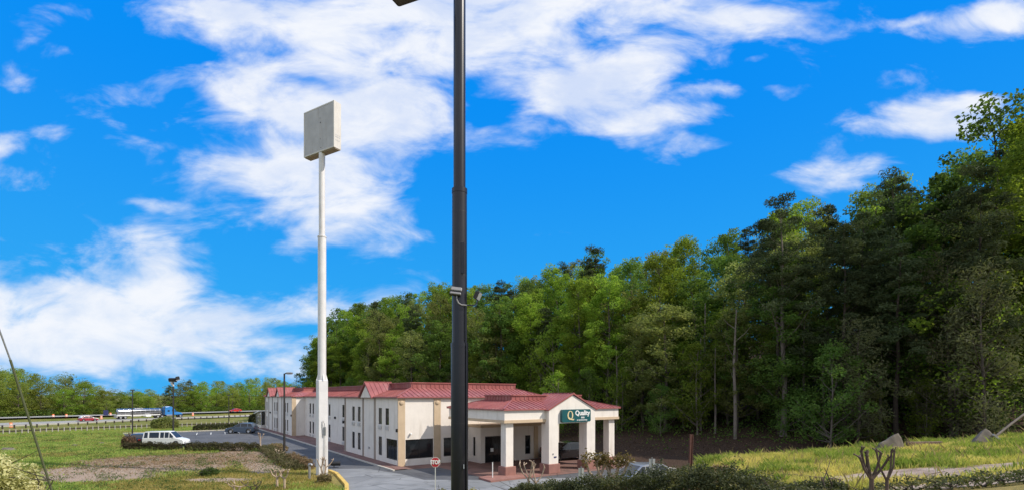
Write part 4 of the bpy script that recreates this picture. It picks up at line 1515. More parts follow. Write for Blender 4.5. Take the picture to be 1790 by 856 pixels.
    for sgn in (-1, 1):
        for x in wx:
            MB().lathe([(0, 0), (r * 1.16, 0), (r * 1.16, .012), (0, .012)], Matrix.Translation((x, sgn * (hw - .008), r + .01)) @ Matrix.Rotation(-R(90) * sgn, 4, 'X'), 18).build('wheel_arch', M['black'], e)
            wheel(e, x, sgn * (hw - .06), r, .21, -sgn)
        xf, xr = body[6][0] + .02, body[1][0] - .012
        zf = body[6][1]
        MB().box((xf - .35, sgn * hw * .62 - .14, zf - .10), (xf + .06, sgn * hw * .62 + .16, zf + .05), ch=.04).build('headlight', M['lamp_lens'], e)
        MB().box((xr - .0, sgn * hw * .78 - .14, body[1][1] - .03), (xr + .12, sgn * hw * .78 + .15, body[1][1] + .16), ch=.03).build('tail_light', M['lamp_red'], e)
        MB().box((fb - .18, sgn * (hw - .02) - .10, zb + .02), (fb - .05, sgn * (hw - .02) + .10, zb + .15), ch=.03).build('mirror', paint, e)
    MB().box((-L / 2 - .02, -hw * .85, .3), (-L / 2 + .2, hw * .85, .46), ch=.04).build('bumper', M['black'] if kind != 'sedan' else paint, e)
    MB().box((L / 2 - .2, -hw * .8, .28), (L / 2 + .03, hw * .8, .42), ch=.04).build('bumper', M['black'], e)
    if kind != 'van':
        for sgn in (-1, 1):
            for x in (split - .95, split):
                MB().box((x + .1, sgn * (hw + .004) - .012, belt - .13), (x + .26, sgn * (hw + .004) + .012, belt - .10)).build('door_handle', M['chrome'], e)
    return e


HR = math.atan2(HD[1], HD[0])
p = Vector((-42.0, 62.6, 0)); car('van', (p.x, p.y, .03), R(6), M['paint_white'], 'white passenger van with dark side windows parked behind the clipped hedge', 'van', 'van').scale = (.84, .84, .88)
p = Vector((-46.2, 64.5, 0)); car('sedan', (p.x, p.y, .03), R(100), M['paint_black'], 'black car parked at the left of the white van', 'car', 'sedan')
p = P(423, 756.5); car('hatchback', (p.x, p.y, .03), R(186), M['paint_slate'], 'slate blue hatchback parked near the glazed annex', 'car', 'suv')
p = L2W(14.9, -4.6); car('suv', (p.x, p.y, .05), MA + R(172), M['paint_black'], 'black car standing under the entrance canopy, seen through the portal', 'car', 'suv')
p = Vector((8.15, 33.6, .04)); car('suv', p, R(205), M['paint_silver'], 'silver car half hidden behind the hedge right of the leafy pruned tree', 'car', 'suv')
p = G(154, 737); car('sedan', (p.x, p.y, -1.62), HR, M['paint_red'], 'dark red sedan on the near side of the highway left of the tanker truck', 'car', 'sedan')
p2 = Vector((p.x + 3.2 - 4.5 * HN[0], p.y - 4.5 * HN[1] - 1.5, -1.62)); car('suv', p2, HR, M['paint_white'], 'pale car in the lane just beyond the dark red sedan', 'car', 'suv')
p = P(411, 719, -.72); car('sedan', (p.x, p.y, -.72), HR + math.pi, M['paint_red2'], 'bright red car on the far carriageway near the motel', 'car', 'sedan')

# tanker truck
tk = G(262, 731.5)
tt = empty('tanker_truck', (tk.x, tk.y, -1.61), HR, 'blue sleeper cab truck hauling a polished silver tank trailer on the highway', 'truck')
# length axis +x, centre of the rig at 0; total 20.5 m
RY = Matrix.Rotation(R(90), 4, 'Y')
tank = [(0, -6.6), (.75, -6.55), (1.02, -6.35), (1.06, -6.1), (1.06, 6.1), (1.02, 6.35), (.75, 6.55), (0, 6.6)]
MB().lathe(tank, Matrix.Translation((-3.2, 0, 2.35)) @ RY, 28).build('tank', M['chrome'], tt)
bnd = MB()
for k in range(9):
    x = -9.0 + k * 1.45
    bnd.lathe([(1.055, -.04), (1.085, -.03), (1.085, .03), (1.055, .04)], Matrix.Translation((x, 0, 2.35)) @ RY, 28)
bnd.build('tank_band', M['rim'], tt)
MB().box((-4.6, -.35, 3.38), (-2.2, .35, 3.55), ch=.05).build('manhole_cover', M['rim'], tt)
MB().box((-9.6, -.5, 1.0), (3.0, .5, 1.3)).build('chassis_rail', M['sign_white'], tt)
MB().box((-9.9, -1.05, 1.02), (-6.0, 1.05, 1.18)).build('trailer_fender', M['sign_white'], tt)
MB().box((-10.0, -1.15, .45), (-9.8, 1.15, .95)).build('rear_bumper', M['rail'], tt)
MB().box((-6.0, -1.0, .75), (-3.0, -.82, 1.05)).build('hose_tube', M['rail'], tt)
MB().box((-1.6, -1.05, .55), (.0, .95, 1.15), ch=.05).build('valve_box', M['sign_white'], tt)
MB().bar((-.6, -.6, 0.05), (-.6, -.6, 1.0), .15, .15).build('landing_leg', M['rail'], tt)
for x in (-8.9, -7.6, 2.0, 3.3, 9.2):
    for s in (-1, 1):
        wheel(tt, x, s * 1.0, .52, .32 if x > 8 else .5, -s)
MB().box((1.2, -.45, .75), (10.0, .45, 1.05)).build('tractor_chassis', M['hubdark'], tt)
cabp = [(4.2, .95), (4.2, 2.75), (4.35, 3.75), (5.6, 3.98), (6.35, 3.80), (7.25, 3.05), (7.75, 2.1), (7.8, .95)]
RXc = Matrix(((1, 0, 0, 0), (0, 0, -1, 0), (0, 1, 0, 0), (0, 0, 0, 1)))
MB().prism(cabp, -1.15, 1.15, RXc).build('cab', M['paint_blue'], tt, bevel=.12)
hood = [(7.75, .95), (7.75, 2.05), (9.2, 1.75), (9.85, 1.45), (9.95, 1.0), (9.8, .95)]
MB().prism(hood, -.95, .95, RXc).build('hood', M['paint_blue'], tt, bevel=.10)
MB().box((9.75, -1.15, .42), (10.05, 1.15, .85), ch=.08).build('bumper', M['chrome'], tt)
for s in (-1, 1):
    y = s * 1.155
    MB().add([(6.45, y, 2.15), (7.35, y, 2.15), (7.05, y, 2.85), (6.45, y, 2.95)], [(0, 1, 2, 3) if s < 0 else (3, 2, 1, 0)]).build('side_window', M['glass_car'], tt)
    MB().add([(5.0, y, 2.1), (5.65, y, 2.1), (5.65, y, 2.6), (5.0, y, 2.6)], [(0, 1, 2, 3) if s < 0 else (3, 2, 1, 0)]).build('sleeper_window', M['glass_car'], tt)
    MB().tube([(4.6, s * 1.0, .78), (7.0, s * 1.0, .78)], .33, 12).build('fuel_tank', M['chrome'], tt)
    MB().box((8.5, s * 1.0 - .16, 1.03), (9.85, s * 1.0 + .16, 1.25), ch=.08).build('front_fender', M['paint_blue'], tt)
    MB().tube([(4.05, s * .95, 1.0), (4.05, s * .95, 4.0)], .09, 8).build('exhaust_stack', M['chrome'], tt)
    MB().box((7.55, s * 1.3 - .1, 2.05), (7.68, s * 1.3 + .1, 2.75), ch=.03).build('mirror', M['black'], tt)
    MB().box((9.6, s * .75 - .2, 1.1), (9.93, s * .75 + .2, 1.35), ch=.05).build('headlight', M['lamp_lens'], tt)
MB().add([(7.27, -1.0, 3.05), (7.27, 1.0, 3.05), (7.79, 1.0, 2.12), (7.79, -1.0, 2.12)], [(3, 2, 1, 0)]).build('windshield', M['glass_car'], tt)

# orange barrels and roadside panel
bar0 = None
BL = ['orange traffic barrel beside the verge at the far left edge', 'orange traffic barrel on the far verge, leftmost of the three beyond the cars', 'orange traffic barrel on the far verge right above the red sedan', 'orange traffic barrel on the far verge beside the navy panel', 'orange traffic barrel between the red sedan and the tanker', 'pale orange traffic barrel in the median right of the truck cab']
for (px, py, ), lab in zip(((19, 746), (93, 729.5), (116, 729.5), (193, 726.5), (177, 732), (337, 726)), BL):
    q = G(px, py)
    if bar0 is None:
        e = empty('traffic_barrel', q, 0, lab, 'traffic barrel', 'orange traffic barrels along the highway')
        MB().lathe([(0, 0), (.42, 0), (.42, .08), (.36, .1), (.33, .55), (.29, 1.1), (.2, 1.16), (0, 1.16)], None, 14).build('drum', M['barrel'], e)
        for z, r in ((.42, .346), (.78, .322)):
            MB().lathe([(r, -.08), (r + .006, -.07), (r - .008, .07), (r - .016, .08)], Matrix.Translation((0, 0, z)), 14).build('reflective_band', M['sign_white'], e)
        bar0 = e
    else:
        e = copy_tree(bar0); e.location = q; e['label'] = lab
q = G(185, 727)
e = empty('roadside_panel', q, R(20), 'navy blue upright panel at the edge of the far trees', 'panel')
MB().box((-.7, -.06, .35), (.7, .06, 2.1), ch=.02).build('panel', M['blue_sign'], e)
for s in (-.5, .5):
    MB().bar((s, .1, -.1), (s, .1, 1.9), .08, .08).build('leg', M['grey_metal'], e)

# ------------------------------------------------------------------ vegetation builders
def rand_frames(n, up_bias, rng):
    nrm = rng.normal(size=(n, 3))
    nrm[:, 2] = np.abs(nrm[:, 2]) + up_bias
    nrm /= np.linalg.norm(nrm, axis=1, keepdims=True)
    r = rng.normal(size=(n, 3))
    t = np.cross(nrm, r); t /= np.linalg.norm(t, axis=1, keepdims=True)
    b = np.cross(nrm, t)
    return nrm, t, b


def leaf_arrays(cent, size, aspect=0.6, up=0.35, rng=RNG, fold=0.15):
    n = len(cent)
    nrm, t, b = rand_frames(n, up, rng)
    s = (size * rng.uniform(.65, 1.35, n))[:, None] if np.isscalar(size) else size[:, None]
    v = np.empty((n, 4, 3))
    v[:, 0] = cent - t * s * .5
    v[:, 1] = cent - b * s * .5 * aspect + nrm * s * fold * .5
    v[:, 2] = cent + t * s * .5
    v[:, 3] = cent + b * s * .5 * aspect + nrm * s * fold * .5
    f = np.arange(n * 4).reshape(n, 4)
    return v.reshape(-1, 3), f


def tree_meshes(nm, seed, Ht, base, rad, shape, n_clump, n_leaf, leaf, clump_r, bark, leafmat, trunk_r, limb=True, aspect=.6, up=.35, flat=.75, lean=.02, gap=0.0):
    """returns (trunk mesh, crown mesh); Ht total height, base = height of lowest crown"""
    rng = np.random.default_rng(seed)
    cc = []
    k = 0
    while len(cc) < n_clump and k < n_clump * 40:
        k += 1
        t = rng.uniform(0, 1)
        z = base + (Ht - base) * t
        if shape == 'oval':
            env = math.sin(math.pi * (0.13 + .80 * t ** .8)) ** .8
        elif shape == 'round':
            env = math.sqrt(max(0, 1 - (2 * t - .95) ** 2 * .98))
        elif shape == 'pine':
            env = (1 - t) ** .55 * (.5 + .5 * rng.random()) + .10
        elif shape == 'spire':
            env = (1 - t) ** .8 + .08
        else:
            env = 1.0 - .5 * t
        env *= rad * (1 + .22 * math.sin(3 * t * 6.28 + seed))
        a = rng.uniform(0, 2 * math.pi)
        rr = env * math.sqrt(rng.uniform(.12, 1))
        env2 = 1 + .25 * math.sin(2 * a + seed * 1.7) + .15 * math.sin(5 * a + seed)
        p = np.array([rr * env2 * math.cos(a), rr * env2 * math.sin(a), z])
        if gap and any(np.linalg.norm((p - q) * np.array([1, 1, 1.3])) < gap for q in cc):
            continue
        cc.append(p)
    cc = np.array(cc)
    n = len(cc)
    per = np.maximum(6, (n_leaf / n * rng.uniform(.45, 1.6, n))).astype(int)
    idx = np.repeat(np.arange(n), per)
    cr = clump_r * rng.uniform(.6, 1.35, n)
    off = rng.normal(size=(len(idx), 3))
    off /= np.linalg.norm(off, axis=1, keepdims=True)
    off *= (rng.uniform(.15, 1, len(idx)) ** .5)[:, None]
    off[:, 2] *= flat
    cent = cc[idx] + off * cr[idx][:, None]
    v, f = leaf_arrays(cent, leaf, aspect, up, rng)
    crown = np_mesh(nm + '_crown', v, f, leafmat)
    mb = MB()
    top = Ht * .93
    sway = rng.normal(size=2) * lean * Ht
    path = lambda z: Vector((sway[0] * (z / Ht) ** 2 + .12 * math.sin(z * .5 + seed), sway[1] * (z / Ht) ** 2 + .12 * math.cos(z * .43 + seed), z))
    zs = [-.6, 0, Ht * .06] + [Ht * q for q in (.2, .4, .6, .78, .93)]
    mb.tube([path(max(z, 0)) + Vector((0, 0, min(z, 0))) for z in zs], [trunk_r * 1.5, trunk_r * 1.3, trunk_r, trunk_r * .88, trunk_r * .7, trunk_r * .5, trunk_r * .28, .03], 9)
    if limb:
        for q in cc[rng.permutation(n)[:min(n, 34)]]:
            z0 = max(base * .75, q[2] - np.hypot(q[0], q[1]) * rng.uniform(.4, .9) - .5)
            z0 = min(z0, top * .95)
            a = path(z0); b = Vector(q)
            m = a.lerp(b, .5) + Vector((0, 0, -.06 * (b - a).length))
            r0 = max(.035, trunk_r * (1 - z0 / Ht) * .5)
            mb.tube([a, m, b], [r0, r0 * .6, .015], 5, caps=False)
    me = bpy.data.meshes.new(nm + '_trunk')
    me.from_pydata(mb.v, [], mb.f)
    me.polygons.foreach_set('use_smooth', [True] * len(mb.f))
    me.materials.append(bark)
    return me, crown


def place_tree(kind, name, loc, h, Href, rz, label, group=None, cat='tree', sxy=1.0):
    tm, cm = kind
    e = empty(name, loc, rz, label, cat, group)
    s = h / Href
    e.scale = (s * sxy, s * sxy, s)
    mesh_obj('trunk', tm, e)
    mesh_obj('crown', cm, e)
    return e


# ------------------------------------------------------------------ wooded hill
BROAD = [tree_meshes('broadleaf', 20 + i, 24, 24 * b, r, 'oval', nc, nl, lf, cr, M['bark'], M[mt], .26, gap=.9)
         for i, (b, r, nc, nl, lf, cr, mt) in enumerate([(.12, 4.6, 118, 19000, .28, 1.15, 'leaf_spring'), (.16, 4.2, 112, 13500, .31, 1.05, 'leaf_spring'), (.10, 5.0, 128, 14500, .37, 1.2, 'leaf_mid'),
                                                         (.15, 4.4, 112, 13500, .32, 1.1, 'leaf_mid'), (.12, 4.6, 108, 12000, .32, 1.1, 'leaf_olive')])]
PINE = [tree_meshes('pine', 50 + i, 26, 26 * b, r, 'pine', nc, nl, lf, cr, M['bark_dark'], M['leaf_pine'], .27, aspect=.28, up=.1, flat=.5, gap=1.1)
        for i, (b, r, nc, nl, lf, cr) in enumerate([(.42, 4.6, 72, 11500, .42, 1.0), (.50, 4.2, 58, 10000, .42, .95), (.36, 5.0, 86, 13000, .42, 1.0)])]
UNDER = [tree_meshes('understory', 70 + i, 10, 10 * b, r, 'round', nc, nl, .24, .95, M['bark_pale'], M[mt], .10, gap=.6)
         for i, (b, r, nc, nl, mt) in enumerate([(.10, 3.0, 55, 4500, 'leaf_mid'), (.14, 2.6, 46, 3800, 'leaf_spring'), (.08, 2.8, 48, 3600, 'leaf_olive')])]
TWIG = tree_meshes('bare', 90, 15, 1.5, 3.0, 'oval', 90, 5200, .36, 1.1, M['bark'], M['leaf_twig'], .15, aspect=.25, up=.0, gap=.7)
OPEN = tree_meshes('open', 91, 22, 5.5, 4.6, 'oval', 62, 6500, .34, .95, M['bark_dark'], M['leaf_mid'], .2, gap=1.3)

SKY = [(-300, 640), (520, 640), (540, 590), (580, 546), (622, 520), (660, 518), (705, 505), (760, 492), (830, 492), (880, 487), (930, 468), (1000, 447), (1035, 432), (1070, 462), (1110, 448), (1150, 428), (1200, 412), (1265, 402), (1310, 388), (1350, 350), (1420, 340), (1480, 352), (1530, 330), (1570, 306), (1620, 325), (1655, 325), (1680, 255), (1740, 215), (1770, 200), (1810, 180), (2400, 100)]
SKX, SKY_Y = [a for a, b in SKY], [b for a, b in SKY]


def lim_top(x, y):
    px = 895 + F * x / y
    return ZC + (HZ - np.interp(px, SKX, SKY_Y)) * y / F


LBL = {'b0': ('bright spring green tree in the wood on the hillside', 'bright spring green trees in the hillside wood'),
       'b2': ('darker green tree in the wood on the hillside', 'mid green trees in the hillside wood'),
       'b4': ('pale olive tree in the wood on the hillside', 'pale olive trees in the hillside wood'),
       'p': ('dark pine in the wood on the hillside', 'dark pines in the hillside wood'),
       'u0': ('low bushy green tree at the wood front', 'low green trees at the front edge of the wood'),
       'u2': ('low pale olive tree at the wood front', 'low olive trees at the front edge of the wood'),
       't': ('grey twiggy half bare tree at the wood front', 'grey half bare trees at the front edge of the wood')}
ZON = [(620, 'at its far left end'), (790, 'left of the black mast'), (950, 'above the canopy roof'), (1100, 'right of the hotel sign'), (1260, 'above the rusty post'), (1420, 'near the pale trunked pine'), (1600, 'above the boulder'), (1720, 'above the concrete footing'), (9999, 'at the right edge')]


def zone_name(px):
    return next(t for a, t in ZON if px < a)


rng = np.random.default_rng(5)
cum = np.concatenate([[0], np.cumsum(np.hypot(*np.diff(EDGE, axis=0).T))])
placed = []


def edge_point(s, d):
    i = np.clip(np.searchsorted(cum, s) - 1, 0, len(EDGE) - 2)
    t = (s - cum[i]) / (cum[i + 1] - cum[i])
    p = EDGE[i] + (EDGE[i + 1] - EDGE[i]) * t
    dv = EDGE[i + 1] - EDGE[i]; dv = dv / np.linalg.norm(dv)
    n_ = np.array([-dv[1], dv[0]])
    return p + n_ * d


def forest_tree(x, y, sel, h, sxy=1.0, depth=''):
    z = H(x, y) - .1
    if sel == 'p':
        k, Hr, nm = PINE[rng.integers(3)], 26, 'pine_tree'
    elif sel[0] == 'b':
        i = int(sel[1]) + (rng.integers(2) if sel in ('b0', 'b2') else 0)
        k, Hr, nm = BROAD[i], 24, 'broadleaf_tree'
    elif sel[0] == 'u':
        i = int(sel[1]) + (rng.integers(2) if sel == 'u0' else 0)
        k, Hr, nm = UNDER[i], 10, 'understory_tree'
    else:
        k, Hr, nm = TWIG, 15, 'bare_tree'
    place_tree(k, nm, (x, y, z), h, Hr, rng.uniform(0, 6.28), LBL[sel][0].replace(' on the hillside', '') + (depth if sel[0] in 'bp' else '') + ' ' + zone_name(895 + F * x / y), LBL[sel][1], sxy=sxy)


rows = [(1.0, 5.2), (6.5, 5.6), (12.5, 6.0), (19.5, 6.5), (28, 7.5), (38, 8.5)]
for ri, (d, sp) in enumerate(rows):
    s = 48 + rng.uniform(0, 3)
    while s < cum[-1] - 40:
        q = edge_point(s + rng.normal() * .9, d + rng.normal() * 1.2)
        s += sp * rng.uniform(.8, 1.25)
        x, y = q
        px = 895 + F * x / y
        if y < 20 or px < 548 or px > 2050 or (px > 1850 and d < 15):
            continue
        zt = lim_top(x, y); z0 = H(x, y)
        hm = zt - z0
        f = [rng.uniform(.62, .92), rng.uniform(.72, .97), rng.uniform(.8, 1.0), rng.uniform(.86, 1.0), rng.uniform(.9, 1.0), rng.uniform(.92, 1.0)][ri]
        h = hm * f
        if h < 7: continue
        h = min(h, 31)
        pine_p = .10 + .26 * (1 if px > 1300 else 0) * (1 if px < 1680 else .4) + (.2 if 860 < px < 1080 else 0)
        u = rng.random()
        if u < pine_p: sel = 'p'
        else:
            sel = rng.choice(['b0', 'b2', 'b4'], p=[.46, .36, .18] if px < 1300 or px > 1650 else [.46, .30, .24])
        w = np.clip(22 / h, .8, 1.35)
        forest_tree(x, y, sel, h, w, (', front rank', ', front rank', ', middle rank', ', middle rank', ', skyline rank', ', skyline rank')[ri])
# crown fillers and low trees along the front edge
s = 66
while s < cum[-1] - 60:
    q = edge_point(s, -2.5 + rng.normal() * 1.3)
    s += 4.4 * rng.uniform(.6, 1.5)
    x, y = q
    px = 895 + F * x / y
    if px < 560 or px > 1860: continue
    u = rng.random()
    dim = px > 1060
    sel = 't' if u < (.05 if dim else .03) else ('u2' if u < .38 else 'u0')
    h = rng.uniform(5, 10.5) if sel != 't' else rng.uniform(9, 16)
    if 1060 < px < 1300 and rng.random() < .35: continue
    forest_tree(x, y, sel, h)

# second storey of low trees filling the shade
s = 120
while s < cum[-1] - 60:
    for dd_ in (3.5, 9.5, 16):
        x, y = edge_point(s + rng.normal() * 1.2, dd_ + rng.normal() * 1.3)
        px = 895 + F * x / y
        if 700 < px < 1850 and rng.random() < (.85 if px > 1250 else .5):
            forest_tree(x, y, 'u2' if rng.random() < .2 else 'u0', rng.uniform(8, 14), 1.1)
    s += 4.6 * rng.uniform(.7, 1.4)


# trees one can single out
def single(kind, Href, name, px, Y, pyt, label, sxy=1.0, rz=0.0):
    x = (px - 895) / F * Y
    z = H(x, Y) - .1
    place_tree(kind, name, (x, Y, z), ZC + (HZ - pyt) * Y / F - z, Href, rz, label, sxy=sxy)


TALLP = tree_meshes('tall_pine', 95, 27, 27 * .52, 4.6, 'pine', 70, 14000, .38, 1.1, M['bark_pale'], M['leaf_pine'], .30, aspect=.28, up=.1, flat=.5, gap=1.1)
single(TALLP, 27, 'pine_tree', 1370, 53.5, 345, 'tall pine with a long bare pale trunk at the front of the wood', 1.0, 1.0)
single(PINE[0], 26, 'pine_tree', 1562, 56, 302, 'dark ragged pine crown standing up against the sky left of the right edge clouds', .95, 2.0)
single(PINE[2], 26, 'pine_tree', 1038, 86, 430, 'dark pine whose crown pokes above the tree line near the middle', .8, 0.5)
single(OPEN, 22, 'broadleaf_tree', 588, 121, 556, 'loose open crowned tree at the left end of the wood behind the white pylon', .9, .4)
single(OPEN, 22, 'broadleaf_tree', 560, 123, 596, 'small loose tree left of the white pylon at the end of the wood', .8, 2.4)
single(OPEN, 22, 'broadleaf_tree', 1735, 50, 188, 'tallest open crowned tree near the right edge of the picture', .95, 1.1)
single(BROAD[0], 24, 'broadleaf_tree', 1835, 46, 165, 'large sunlit yellow green tree cut by the right edge', 1.0, 1.9)
single(UNDER[1], 10, 'understory_tree', 965, 75, 570, 'vivid lime green small tree behind the canopy roof', .9, 1.9)
single(BROAD[4], 24, 'broadleaf_tree', 870, 84, 545, 'pale olive bushy tree just right of the black mast', 1.25, 1.2)
single(TWIG, 15, 'bare_tree', 1660, 46, 440, 'grey bare limbed tree with vines behind the broken concrete footing', .9, .3)
single(TWIG, 15, 'bare_tree', 1500, 47.5, 560, 'grey brown tangle of a half bare tree behind the timber beam', 1.15, 2.1)

# slim bare stems standing in the shade at the foot of the wood
stem = MB()
stem.tube([(0, 0, -.4), (.05, .02, 3), (-.08, .06, 7), (.12, -.05, 12)], [.17, .15, .12, .05], 8)
for z, a, l in ((5.2, 1.0, 1.6), (7.4, 3.3, 1.4), (9.0, 5.1, 1.5), (10.2, 2.2, 1.0)):
    stem.tube([(0, 0, z), (math.cos(a) * l * .6, math.sin(a) * l * .6, z + l * .5), (math.cos(a) * l, math.sin(a) * l, z + l)], [.05, .03, .01], 5, caps=False)
sme = bpy.data.meshes.new('slim_stem'); sme.from_pydata(stem.v, [], stem.f); sme.materials.append(M['bark_pale']); sme.polygons.foreach_set('use_smooth', [True] * len(stem.f))
twg = np.random.default_rng(8)
cz = np.stack([twg.normal(size=400) * 1.1, twg.normal(size=400) * 1.1, twg.uniform(6, 12.5, 400)], 1)
v, f = leaf_arrays(cz, .22, .6, .3, twg)
scm = np_mesh('slim_crown', v, f, M['leaf_mid'])
for px, Y, sc in ((1078, 66, .9), (1112, 69, 1.1), (1165, 63, 1.0), (1225, 60, .9), (1232, 63, 1.2), (1285, 55, 1.15), (1325, 60, .9), (1250, 58, .8), (1405, 54, 1.0), (1440, 52, .9), (1605, 49, 1.0), (1627, 48, .8), (1637, 50, 1.1), (1672, 46.5, 1.2), (1540, 52, .9), (1480, 52, .8), (1745, 46, .9)):
    x = (px - 895) / F * Y
    e = empty('slim_tree', (x, Y, H(x, Y)), rng.uniform(0, 6), 'slim pale bare stemmed tree at the dark foot of the wood', 'tree', 'slim pale trees at the foot of the wood')
    e.scale = (sc, sc, sc)
    mesh_obj('trunk', sme, e); mesh_obj('crown', scm, e)

# ------------------------------------------------------------------ trees beyond the highway
FAR = [tree_meshes('far_tree', 120 + i, 16, 16 * b, r, 'round', nc, nl, .42, 1.35, M['bark'], M[mt], .22, gap=.9)
       for i, (b, r, nc, nl, mt) in enumerate([(.06, 5.2, 80, 4500, 'leaf_far'), (.08, 4.8, 70, 4200, 'leaf_spring'), (.05, 5.0, 70, 4000, 'leaf_olive'), (.08, 4.4, 70, 4200, 'leaf_far')])]
FARP = tree_meshes('far_pine', 130, 18, 4, 3.6, 'spire', 70, 6000, .42, 1.1, M['bark_dark'], M['leaf_pine'], .2, aspect=.4, up=.1, flat=.6, gap=.8)
FSK = [(-200, 630), (0, 640), (30, 634), (60, 643), (90, 643), (118, 648), (150, 655), (175, 672), (215, 681), (250, 676), (285, 676), (315, 660), (350, 662), (385, 662), (420, 664), (450, 652), (485, 660), (520, 662), (545, 655), (600, 650), (700, 650)]
FL = {0: ('spring green round tree in the tree line beyond the highway', 'spring green trees beyond the highway'), 1: ('mid green round tree in the tree line beyond the highway', 'mid green trees beyond the highway'),
      2: ('pale olive tree in the tree line beyond the highway', 'pale olive trees beyond the highway'), 4: ('dark spired evergreen in the tree line beyond the highway', 'dark evergreens beyond the highway')}
rng = np.random.default_rng(9)
for row, (off, sp) in enumerate(((-40, 5.0), (-48, 5.0), (-58, 5.2), (-72, 6))):
    s = -70
    while s < 330:
        q = HA + HD * (s + rng.normal() * 1.0) + HN * (off + rng.normal() * 2)
        s += sp * rng.uniform(.75, 1.3) * (1 + max(0, s) / 260)
        x, y = q
        px = 895 + F * x / y
        if px < -90 or px > 665 or (px > 560 and row < 1): continue
        z = H(x, y)
        zt = ZC + (HZ - np.interp(px, [a for a, b in FSK], [b for a, b in FSK])) * y / F
        h = (zt - z) * [rng.uniform(.45, .85), rng.uniform(.6, .95), rng.uniform(.75, 1.0), rng.uniform(.85, 1.0)][row]
        h = np.clip(h, 4, 24)
        i = int(rng.choice([0, 1, 2, 3, 4], p=[.30, .20, .26, .17, .07]))
        k = FARP if i == 4 else FAR[i]
        w = np.clip(15 / h, .9, 1.6)
        lb = FL[0 if i == 3 else i]
        wz = next(t for a, t in ((60, 'at the far left edge'), (130, 'left of the red sedan'), (205, 'behind the red sedan'), (310, 'behind the tanker truck'), (400, 'right of the truck cab'), (480, 'behind the slate hatchback'), (9999, 'behind the motel roof')) if px < a)
        lb = (lb[0].replace(' in the tree line', '') + ', ' + wz + (', front row' if row < 2 else ', back row'), lb[1])
        place_tree(k, 'evergreen_tree' if i == 4 else 'round_tree', (x, y, z - .2), h, 18 if i == 4 else 16, rng.uniform(0, 6.28), *lb, sxy=w)
# scrub under that tree line
cs = []
r_ = np.random.default_rng(4)
for k in range(900):
    q = HA + HD * r_.uniform(-70, 330) + HN * (-36.5 - abs(r_.normal()) * 3)
    cs.append((q[0], q[1], H(q[0], q[1])))
cs = np.array(cs)
idx = np.repeat(np.arange(len(cs)), 26)
o3 = r_.normal(size=(len(idx), 3)) * np.array([1.2, 1.2, .0]); o3[:, 2] = r_.uniform(0, 2.2, len(idx)) ** 1.0
v, f = leaf_arrays(cs[idx] + o3, .55, .6, .3, r_)
tag(mesh_obj('roadside_scrub', np_mesh('roadside_scrub', v, f, M['leaf_mid'])), kind='stuff')
# undergrowth and fallen leaves on the wooded bank
N = 52000
ss = r_.uniform(60, cum[-1] - 45, N); dd = r_.uniform(-9, 16, N)
pp = np.array([edge_point(a, b) for a, b in zip(ss, dd)])
hz__ = height(pp[:, 0], pp[:, 1])
ok = ~((pp[:, 1] < 34) & (pp[:, 0] < 34))
lx_ = (pp[:, 0] - MK.x) * MU.x + (pp[:, 1] - MK.y) * MU.y
ly_ = (pp[:, 0] - MK.x) * MV.x + (pp[:, 1] - MK.y) * MV.y
ok &= ~((lx_ < 25.5) & (ly_ > -14))
c3 = np.stack([pp[:, 0], pp[:, 1], hz__ + .03], 1)[ok]
v, f = leaf_arrays(c3, .16, .7, 1.2, r_)
tag(mesh_obj('leaf_litter', np_mesh('leaf_litter', v, f, M['litter'])), kind='stuff')
c3 = c3[(dd[ok] > -3) | (r_.random(ok.sum()) < .16)][::6]
idx = np.repeat(np.arange(len(c3)), 7)
o3 = np.stack([r_.normal(size=len(idx)) * .4, r_.normal(size=len(idx)) * .4, r_.uniform(0, 1.1, len(idx))], 1)
v, f = leaf_arrays(c3[idx] + o3, .26, .6, .4, r_)
tag(mesh_obj('undergrowth', np_mesh('undergrowth', v, f, M['leaf_mid'])), kind='stuff')


